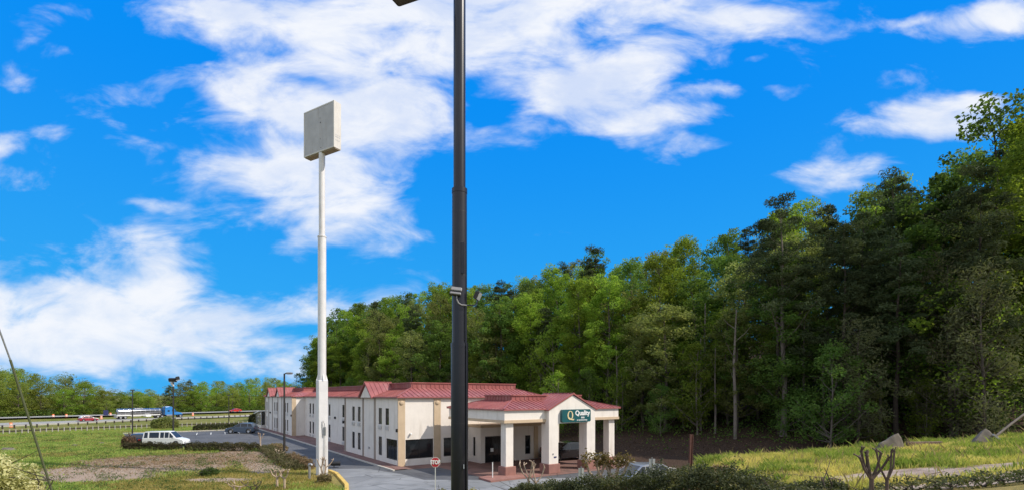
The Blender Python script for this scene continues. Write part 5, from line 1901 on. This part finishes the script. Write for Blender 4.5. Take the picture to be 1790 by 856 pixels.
# ------------------------------------------------------------------ hedges and shrubs
def hedge(name, pts, w, h, leafmat, label, seed, leaf=.08, dens=900, cat='hedge', lump=.18, group=None, stems=True, zoff=0.0, prof=None):
    """run of clipped or ragged hedge along ground points"""
    rg = np.random.default_rng(seed)
    pts = [np.array([p[0], p[1]]) for p in pts]
    seg = [np.linalg.norm(b - a) for a, b in zip(pts[:-1], pts[1:])]
    cm = np.concatenate([[0], np.cumsum(seg)])
    L = cm[-1]
    n = int(dens * L * (w + 2 * h))
    s = rg.uniform(0, L, n)
    i = np.clip(np.searchsorted(cm, s) - 1, 0, len(pts) - 2)
    A = np.array(pts)[i]; B = np.array(pts)[i + 1]
    t = ((s - cm[i]) / np.array(seg)[i])[:, None]
    D = (B - A) / np.linalg.norm(B - A, axis=1, keepdims=True)
    Nn = np.stack([-D[:, 1], D[:, 0]], 1)
    a = rg.uniform(0, math.pi, n)
    sh = rg.uniform(.55, 1.0, n) ** .6
    q = 3.0
    cx = np.sign(np.cos(a)) * np.abs(np.cos(a)) ** (2 / q); cz = np.abs(np.sin(a)) ** (2 / q)
    lum = 1 + lump * (vnoise(s, a * 2, 1.6, seed) + .6 * vnoise(s * 2.3, a * 3, 1.2, seed + 1))
    endr = np.clip(np.minimum(s, L - s) / (w * .5), 0.05, 1) ** .5
    hv = h * (np.interp(s / L, *zip(*prof)) if prof else 1.0)
    P2 = A + (B - A) * t + Nn * (cx * w / 2 * sh * lum * endr)[:, None]
    z = height(P2[:, 0], P2[:, 1]) + zoff + cz * hv * sh * lum * (.55 + .45 * endr) + rg.normal(size=n) * .03
    o0 = np.array([pts[0][0], pts[0][1], float(height(pts[0][0:1], pts[0][1:2])[0])])
    v, f = leaf_arrays(np.stack([P2[:, 0], P2[:, 1], z], 1) - o0, leaf, .55, .3, rg)
    e = empty(name, tuple(o0), 0, label, cat, group)
    mesh_obj('foliage', np_mesh('foliage', v, f, leafmat), e)
    if stems:
        mb = MB()
        for k in range(int(L / .5) + 2):
            s_ = rg.uniform(0, L); ii = int(np.clip(np.searchsorted(cm, s_) - 1, 0, len(pts) - 2))
            p = pts[ii] + (pts[ii + 1] - pts[ii]) * (s_ - cm[ii]) / seg[ii]
            z0 = H(p[0], p[1])
            b = Vector((p[0], p[1], z0)) - Vector(o0)
            for q in range(3):
                mb.tube([b, b + Vector((rg.normal() * .2, rg.normal() * .2, h * .5)), b + Vector((rg.normal() * w * .3, rg.normal() * w * .3, h * rg.uniform(.75, 1.0)))], [.025, .018, .006], 4, caps=False)
        tag(mb.build('stems', M['bark_dark'], e), kind='stuff')
    return e


# foreground hedge at the bottom, running from left of centre to the right
fh = [(-.1, 22.6), (1.6, 21.3), (3.6, 20), (5.3, 18.6), (6.6, 17.3), (7.8, 15.6), (9.2, 14.1)]
hedge('hedge', fh, 1.9, 1.0, M['leaf_hedge'], 'dark glossy leafed hedge across the bottom between the pruned trees', 31, leaf=.085, dens=950, lump=.30, prof=[(0, .78), (.2, .92), (.4, 1.1), (.55, 1.38), (.75, 1.2), (.88, .55), (1, .35)])
fh2 = [(9.0, 13.6), (10.6, 12.6), (12.5, 11.9), (14, 11.6)]
hedge('hedge', fh2, 1.0, .30, M['leaf_hedge'], 'low ragged hedge at the bottom below the bare concrete slab', 32, leaf=.08, dens=380, lump=.35)
# clipped hedges round the lot
hedge('hedge', [P(324, 786.5), P(400, 787), P(455, 787)], 1.3, .88, M['leaf_mixhedge'], 'dark clipped hedge in front of the upper lot right of the white van', 33, leaf=.13, dens=330, lump=.3)
hedge('hedge', [P(216, 785), P(262, 785), P(318, 785)], 1.2, .78, M['leaf_mixhedge'], 'lower dark hedge in front of the white van', 34, leaf=.13, dens=300, lump=.4)
hedge('shrub', [P(212, 782), P(238, 781)], 2.2, 1.6, M['leaf_brown'], 'brownish tangled shrub left of the white van', 35, leaf=.15, dens=220, cat='shrub', lump=.4)
hedge('hedge', [P(462, 785), P(480, 796), P(500, 811), P(524, 822)], 1.5, .58, M['leaf_mixhedge'], 'dark hedge along the left side of the driveway behind the tall lamp post', 36, leaf=.11, dens=260, lump=.45)
hedge('hedge', [P(506, 803), P(522, 812), P(541, 820)], 1.2, .75, M['leaf_brown'], 'dry brownish hedge at the edge of the driveway beside white pylon', 37, leaf=.11, dens=300, lump=.35)
hedge('hedge', [P(478, 782), P(496, 789)], 1.3, .6, M['leaf_brown'], 'short dry hedge at the foot of the grey headed lamp post', 38, leaf=.12, dens=300, lump=.35)
hedge('hedge', [P(337, 752.3), P(380, 751), P(425, 749)], 2.0, 1.1, M['leaf_dkhedge'], 'dark hedge beyond the upper lot kerb behind the parked slate car', 39, leaf=.18, dens=200, lump=.25)
q = G(286, 748)
hedge('shrub', [(q.x - 2, q.y - .5), (q.x + 2.4, q.y + .5)], 3.6, 2.1, M['leaf_olive'], 'rounded olive bush between the white van and the fence', 40, leaf=.25, dens=120, cat='shrub')
q = P(444, 744)
hedge('shrub', [(q.x - 1, q.y), (q.x + 3.2, q.y + .5)], 3.8, 3.0, M['leaf_dkhedge'], 'tall dark bush beside the glazed annex', 41, leaf=.22, dens=170, cat='shrub')
hedge('shrub', [(-3.2, 22.0), (-2.75, 22.0)], 1.15, .74, M['leaf_gold'], 'golden shrub at the foot of the black mast on its left', 42, leaf=.06, dens=1700, cat='shrub', lump=.3)
hedge('shrub', [(-2.15, 22.35), (-1.25, 22.1)], 1.0, .58, M['leaf_gold'], 'golden shrub at the foot of the black mast on its right', 43, leaf=.06, dens=1700, cat='shrub', lump=.3)
hedge('shrub', [P(352, 832), P(380, 828)], 2.2, .6, M['leaf_weed'], 'low dark green weed clump in the rough field', 44, leaf=.10, dens=400, cat='shrub', lump=.5)
hedge('shrub', [P(556, 842), P(578, 843)], 1.3, .62, M['leaf_brown'], 'spiky dry brown shrub at the foot of the white pylon', 45, leaf=.10, dens=700, cat='shrub', lump=.5)
# cream leaved bush at the lower left
hedge('shrub', [(-14.2, 13.4), (-13.4, 13.6), (-12.55, 13.7)], 2.2, 1.55, M['leaf_cream'], 'cream and green variegated bush in the lower left corner', 46, leaf=.11, dens=900, cat='shrub', lump=.45, prof=[(0, 1.02), (.5, .92), (1, .62)])
# weeds and brush at the left end of the mound
hedge('shrub', [(7.2, 21.6), (8.6, 22.8), (9.4, 24)], 1.4, .55, M['leaf_straw'], 'dry straw coloured brush under the rusty post', 47, leaf=.14, dens=420, cat='shrub', lump=.6)


def pruned(px, py_top, Y, label, seed, spread=.5, arms=5, trunk=.07, mat='myrtle', stems=2, leafy=None, h=None, group=None):
    """crape myrtle cut back to knuckled stubs"""
    rg = random.Random(seed)
    x = (px - 895) / F * Y
    g0 = H(x, Y)
    e = empty('pruned_tree', (x, Y, g0), 0, label, 'tree', group)
    top = zpx(py_top, Y) - g0
    mb = MB()
    kn = []
    for s in range(stems):
        a = rg.uniform(0, 6.28)
        bx_, by_ = (s - (stems - 1) / 2) * spread * .5, rg.uniform(-.1, .1)
        fork = Vector((bx_ * 1.3, by_, top * rg.uniform(.50, .62)))
        mb.tube([(bx_ * .5, by_ * .5, -.15), (bx_ * .8, by_, top * .25), fork], [trunk * 1.25, trunk * 1.05, trunk], 9)
        n = max(2, arms // stems)
        for k in range(n):
            aa = rg.uniform(-.5, .5) + math.pi * (k + .5) / n
            out = math.cos(aa) * spread * rg.uniform(.6, 1.1)
            tip = fork + Vector((out, rg.uniform(-.35, .35) * spread, (top - fork.z) * rg.uniform(.72, 1.0)))
            mid = fork.lerp(tip, .5) + Vector((out * .18, rg.uniform(-.08, .08), -.04))
            mb.tube([fork - Vector((0, 0, .04)), mid, tip - (tip - mid) * .12, tip], [trunk * .72, trunk * .55, trunk * .55, trunk * .85], 7)
            kn.append(tip)
            for w in range(2):
                d = Vector((rg.uniform(-1, 1), rg.uniform(-1, 1), rg.uniform(.3, 1.2))).normalized() * rg.uniform(.10, .22) * (spread / .5)
                mb.tube([tip, tip + d * .6, tip + d], [trunk * .5, trunk * .36, trunk * .42], 6)
    mb.build('trunk', M[mat], e)
    if leafy:
        r2 = np.random.default_rng(seed)
        kk = np.array([tuple(k) for k in kn])
        ix = np.repeat(np.arange(len(kk)), 120)
        o3 = r2.normal(size=(len(ix), 3)) * np.array([.20, .20, .24]) * leafy + np.array([0, 0, .16])
        v, f = leaf_arrays(kk[ix] + o3, .13, .5, .1, r2)
        mesh_obj('leaves', np_mesh('leaves', v, f, M['leaf_bronze']), e)
    return e


pruned(1524, 787, 11.2, 'thick dark pruned trunk with stubby arms, left one of the bottom right pair', 3, .34, 6, .045, 'myrtle_dark', 1)
pruned(1556, 787, 11.0, 'slimmer dark forked pruned trunk, right one of the bottom right pair', 8, .26, 3, .034, 'myrtle_dark', 1)
pruned(930, 806, 24.5, 'pale bare pruned tree with knuckled arms in front of the canopy', 5, .55, 7, .055, 'myrtle', 2)
pruned(1060, 806, 22.5, 'stout pruned tree with bronze green new leaves right of the portal', 6, .70, 10, .105, 'myrtle', 3, leafy=.62)
pruned(566, 800, 38.5, 'bare pruned tree standing against the white pylon', 9, .55, 6, .06, 'myrtle', 2)
pruned(488, 786, 50.5, 'slim pale pruned tree in the driveway hedge beside the lamp post', 10, .6, 4, .07, 'myrtle', 1)
pruned(455, 756, 60.5, 'short pale pruned tree at the far end of the driveway hedge', 11, .45, 4, .09, 'myrtle', 1)
pruned(484, 820, 34.5, 'pale pruned tree at the bottom left of the white pylon, left of a pair', 12, .55, 6, .075, 'myrtle', 1)
pruned(497, 822, 34.0, 'pale pruned tree at the bottom left of the white pylon, right of a pair', 13, .5, 4, .07, 'myrtle', 1)
pruned(413, 843, 33.2, 'low cut pruned stump with forked arms at the bottom edge', 14, .7, 5, .055, 'myrtle', 2)
pruned(444, 842, 33.0, 'dark low cut stump with spiky arms at the bottom edge left of the pair', 15, .6, 4, .04, 'myrtle_dark', 2)

# ------------------------------------------------------------------ things on the grassy mound
def rock_mesh(pts, seed, sub=3, amp=.05):
    bm = bmesh.new()
    vs = [bm.verts.new(p) for p in pts]
    r = bmesh.ops.convex_hull(bm, input=vs)
    for v_ in [v_ for v_ in bm.verts if not v_.link_faces]: bm.verts.remove(v_)
    bmesh.ops.subdivide_edges(bm, edges=bm.edges[:], cuts=sub, use_grid_fill=True)
    bmesh.ops.triangulate(bm, faces=bm.faces[:])
    xs = np.array([tuple(v_.co) for v_ in bm.verts])
    d = amp * (vnoise(xs[:, 0] * 1.0 + xs[:, 2], xs[:, 1] + xs[:, 2] * .7, .5, seed) + .5 * vnoise(xs[:, 0] + xs[:, 1], xs[:, 2], .22, seed + 3))
    bm.normal_update()
    for v_, q in zip(bm.verts, d): v_.co += v_.normal * q
    me = bpy.data.meshes.new('rock'); bm.to_mesh(me); bm.free()
    me.materials.append(M['rock'])
    bm = bmesh.new(); bm.from_mesh(me)
    for _ in range(2 if sub > 1 else 1):
        bmesh.ops.smooth_vert(bm, verts=bm.verts, factor=.35, use_axis_x=True, use_axis_y=True, use_axis_z=True)
    bm.to_mesh(me); bm.free()
    return me


def on_mound(px, Y):
    x = (px - 895) / F * Y
    return Vector((x, Y, H(x, Y)))


q = on_mound(1555, 25)
e = empty('boulder', q, R(5), 'grey hunched boulder on the crest of the grassy mound', 'rock')
e.scale = (1.1, 1.1, 1.3)
mesh_obj('boulder_body', rock_mesh([(-.72, -.2, -.1), (.62, -.3, -.1), (.62, .3, -.1), (-.68, .3, -.1), (-.60, -.05, .16), (-.45, -.1, .27), (-.1, -.1, .34), (.18, 0, .42), (.36, -.05, .66), (.46, .05, .64), (.56, .05, .44), (-.3, .2, .30)], 3, amp=.10), e)
q = on_mound(1722, 24)
e = empty('concrete_footing', q, R(-6), 'broken concrete footing with a leaning rod at the right end of the mound', 'concrete block')
e.scale = (1.05, 1.05, 1.2)
mesh_obj('footing', rock_mesh([(-.62, -.3, -.1), (.55, -.3, -.1), (.55, .3, -.1), (-.62, .3, -.1), (-.58, -.2, .22), (-.1, -.1, .46), (.02, 0, .74), (.12, .05, .66), (.52, -.1, .10), (.50, .2, .12)], 5, amp=.03), e)
MB().tube([(.30, 0, .25), (1.35, .4, .80), (2.6, .8, 1.45)], .045, 8).build('rod', M['bark_pale'], e)
MB().bar((.20, -.12, .42), (.58, -.14, .12), .22, .07).build('slab_flake', M['concrete'], e)
q = on_mound(1616, 25.3)
e = empty('timber_beam', q, R(8), 'weathered timber beam lying on the crest of the mound right of boulder', 'beam')
MB().box((-.95, -.10, .12), (.95, .10, .30), ch=.015).build('beam', M['timber'], e)
MB().box((-.75, -.2, -.1), (-.6, .2, .119)).build('bearer', M['timber'], e)
MB().box((.45, -.2, -.1), (.6, .2, .119)).build('bearer', M['timber'], e)
# landscape timber edging above the hedge
mt_ = [G(1238, 818), G(1300, 824), G(1400, 834), G(1470, 842)]
e = empty('timber_edging', mt_[0], 0, 'row of landscape timbers edging the grass above the dark hedge', 'edging')
for a, b in zip(mt_[:-1], mt_[1:]):
    MB().bar(a - mt_[0] + Vector((0, 0, .03)), b - mt_[0] + Vector((0, 0, .03)), .12, .14).build('timber', M['timber'], e)
for px, py, s in ((1750, 836, .10), (1690, 822, .08), (1735, 808, .22), (1590, 834, .1)):
    q = G(px, py)
    o = mesh_obj('stone', rock_mesh([(-s, -s, -.05), (s, -s, -.05), (s, s, -.05), (-s, s, -.05), (-s * .5, -s * .4, s * .5), (s * .6, 0, s * .45), (0, s * .6, s * .4)], px, 1, .02), None, q)
    tag(o, {1750: 'small pale stone on the bare strip at the far right', 1690: 'small stone at the upper edge of the bare strip', 1735: 'flat pale stone slab lying in the mound grass', 1590: 'small stone near the left end of the bare strip'}[px], 'stone')
# fallen stick on the bare strip
a, b = G(1600, 842), G(1652, 826)
e = empty('fallen_stick', a, 0, 'long thin fallen stick lying across the bare strip', 'stick')
MB().tube([(0, 0, .03), (b - a) * .5 + Vector((0, 0, .1)), (b - a) + Vector((0, 0, .05))], [.02, .016, .008], 6).build('branch', M['bark'], e)
a = G(1588, 853)
e = empty('leaning_stake', a, 0, 'short dark stake leaning in the weeds right of the pruned pair', 'stake')
MB().tube([(.1, 0, -.1), (-.02, 0, .2), (-.08, 0, .36)], [.02, .016, .008], 6).build('stake', M['bark_dark'], e)
# litter and pale stones in the left field
for k, (px, py, s, lab) in enumerate(((14, 786, .9, 'pale flat concrete lump in the grass at the far left edge'), (132, 778, .5, 'grey slab lying in the grass mid field'), (177, 774, .45, 'dark low box lid in the grass left of the van hedge'))):
    q = G(px, py)
    o = mesh_obj('field_stone', rock_mesh([(-s, -s * .5, -.1), (s, -s * .5, -.1), (s, s * .5, -.1), (-s, s * .5, -.1), (-s * .7, 0, s * .4), (s * .6, .1, s * .35)], 20 + k, 1, .03), None, q)
    tag(o, lab, 'stone')


# ------------------------------------------------------------------ grass
def blades(name, x, y, hmin, hmax, w, mat, seed, lean=.35):
    rg = np.random.default_rng(seed)
    n = len(x)
    z = height(x, y)
    h = rg.uniform(hmin, hmax, n) * (0.75 + .5 * np.clip(vnoise(x, y, 2.6, seed) + .5, 0, 1))
    a = rg.uniform(0, 6.28, n)
    c, s = np.cos(a), np.sin(a)
    ln = rg.normal(size=(n, 2)) * lean * h[:, None]
    v = np.empty((n, 4, 3))
    wv = w * rg.uniform(.6, 1.4, n)
    v[:, 0] = np.stack([x - c * wv, y - s * wv, z - .02], 1)
    v[:, 1] = np.stack([x + c * wv, y + s * wv, z - .02], 1)
    v[:, 2] = np.stack([x + c * wv * .7 + ln[:, 0] * .5, y + s * wv * .7 + ln[:, 1] * .5, z + h * .6], 1)
    v[:, 3] = np.stack([x + ln[:, 0], y + ln[:, 1], z + h], 1)
    f = np.arange(n * 4).reshape(n, 4)
    tag(mesh_obj(name, np_mesh(name, v.reshape(-1, 3), f, mat)), kind='stuff')


rg = np.random.default_rng(77)
# mound
N = 170000
y = rg.uniform(9.5, 31, N); x = y * rg.uniform(.28, 1.12, N)
zn = zones(x, y)
keep = (zn['dirt'] + rg.normal(size=N) * .12 < .42) & (x > 6.8 + .02 * (y - 22)) & (edge_dist(x, y) < 0)
keep &= ~((x < 15) & (y < 15.5 - .15 * x))
x, y = x[keep], y[keep]
sel = vnoise(x, y, 4.5, 6) + .6 * vnoise(x, y, 1.7, 7) + rg.normal(size=len(x)) * .25 > .12 + .5 * sstep((17 - x) / 8)
blades('mound_grass', x[sel], y[sel], .10, .30, .014, M['grass'], 1)
blades('mound_grass', x[~sel], y[~sel], .05, .24, .014, M['grass_yellow'], 2)
tall = rg.random(len(x)) < .012 * np.clip(1 + 2 * vnoise(x, y, 3.0, 8), 0, 3)
blades('mound_weeds', x[tall], y[tall], .3, .55, .012, M['leaf_straw'], 5, .3)
thick = vnoise(x, y, 2.2, 21) + .5 * vnoise(x, y, 5.0, 22) > .42
blades('mound_tufts', x[thick], y[thick], .18, .40, .016, M['grass'], 6, .5)
# field on the left
N = 210000
y = 30 + 75 * rg.random(N) ** 1.25; x = y * rg.uniform(-1.08, -.28, N)
lx = (x - MK.x) * MU.x + (y - MK.y) * MU.y
ly = (x - MK.x) * MV.x + (y - MK.y) * MV.y
zn = zones(x, y)
lotp = np.array([(p[0], p[1]) for p in lot])


def inside(x, y, poly):
    r = np.zeros(len(x), bool)
    n = len(poly)
    for i in range(n):
        x0, y0 = poly[i]; x1, y1 = poly[(i + 1) % n]
        c = (y0 > y) != (y1 > y)
        r ^= c & (x < (x1 - x0) * (y - y0) / (y1 - y0 + 1e-12) + x0)
    return r


keep = ~inside(x, y, lotp) & (zn['mulch'] + rg.normal(size=N) * .1 < .45) & (lx < -7.2)
x, y = x[keep], y[keep]
sel = vnoise(x, y, 12, 16) + .7 * vnoise(x, y, 3.0, 17) + rg.normal(size=len(x)) * .3 > -.32 + 1.1 * ell(x, y, P(470, 828), 8, 6, .3) + .5 * ell(x, y, P(300, 850), 7, 3, 0)
blades('field_grass', x[sel], y[sel], .05, .22, .035, M['grass'], 3)
blades('field_grass', x[~sel], y[~sel], .05, .20, .035, M['grass_yellow'], 4)
# dry stalks over the mulch
N = 16000
p = P(320, 803)
x = p.x + rg.normal(size=N) * 8; y = p.y + rg.normal(size=N) * 4.5
keep = zones(x, y)['mulch'] > .45
keep &= ~inside(x, y, lotp)
x, y = x[keep], y[keep]
c3 = np.stack([x, y, height(x, y) + .05], 1)
v, f = leaf_arrays(c3, .30, .12, .9, rg)
tag(mesh_obj('mulch_stalks', np_mesh('mulch_stalks', v, f, M['leaf_straw'])), kind='stuff')
# weeds scattered in the field
N = 420
y = 33 + 50 * rg.random(N) ** 1.4; x = y * rg.uniform(-1.05, -.42, N)
keep = ~inside(x, y, lotp)
x, y = x[keep], y[keep]
idx = np.repeat(np.arange(len(x)), 60)
o3 = np.stack([rg.normal(size=len(idx)) * .28, rg.normal(size=len(idx)) * .28, np.abs(rg.normal(size=len(idx))) * .16], 1)
c3 = np.stack([x, y, height(x, y)], 1)[idx] + o3
v, f = leaf_arrays(c3, .11, .5, .3, rg)
tag(mesh_obj('field_weeds', np_mesh('field_weeds', v, f, M['leaf_weed'])), kind='stuff')
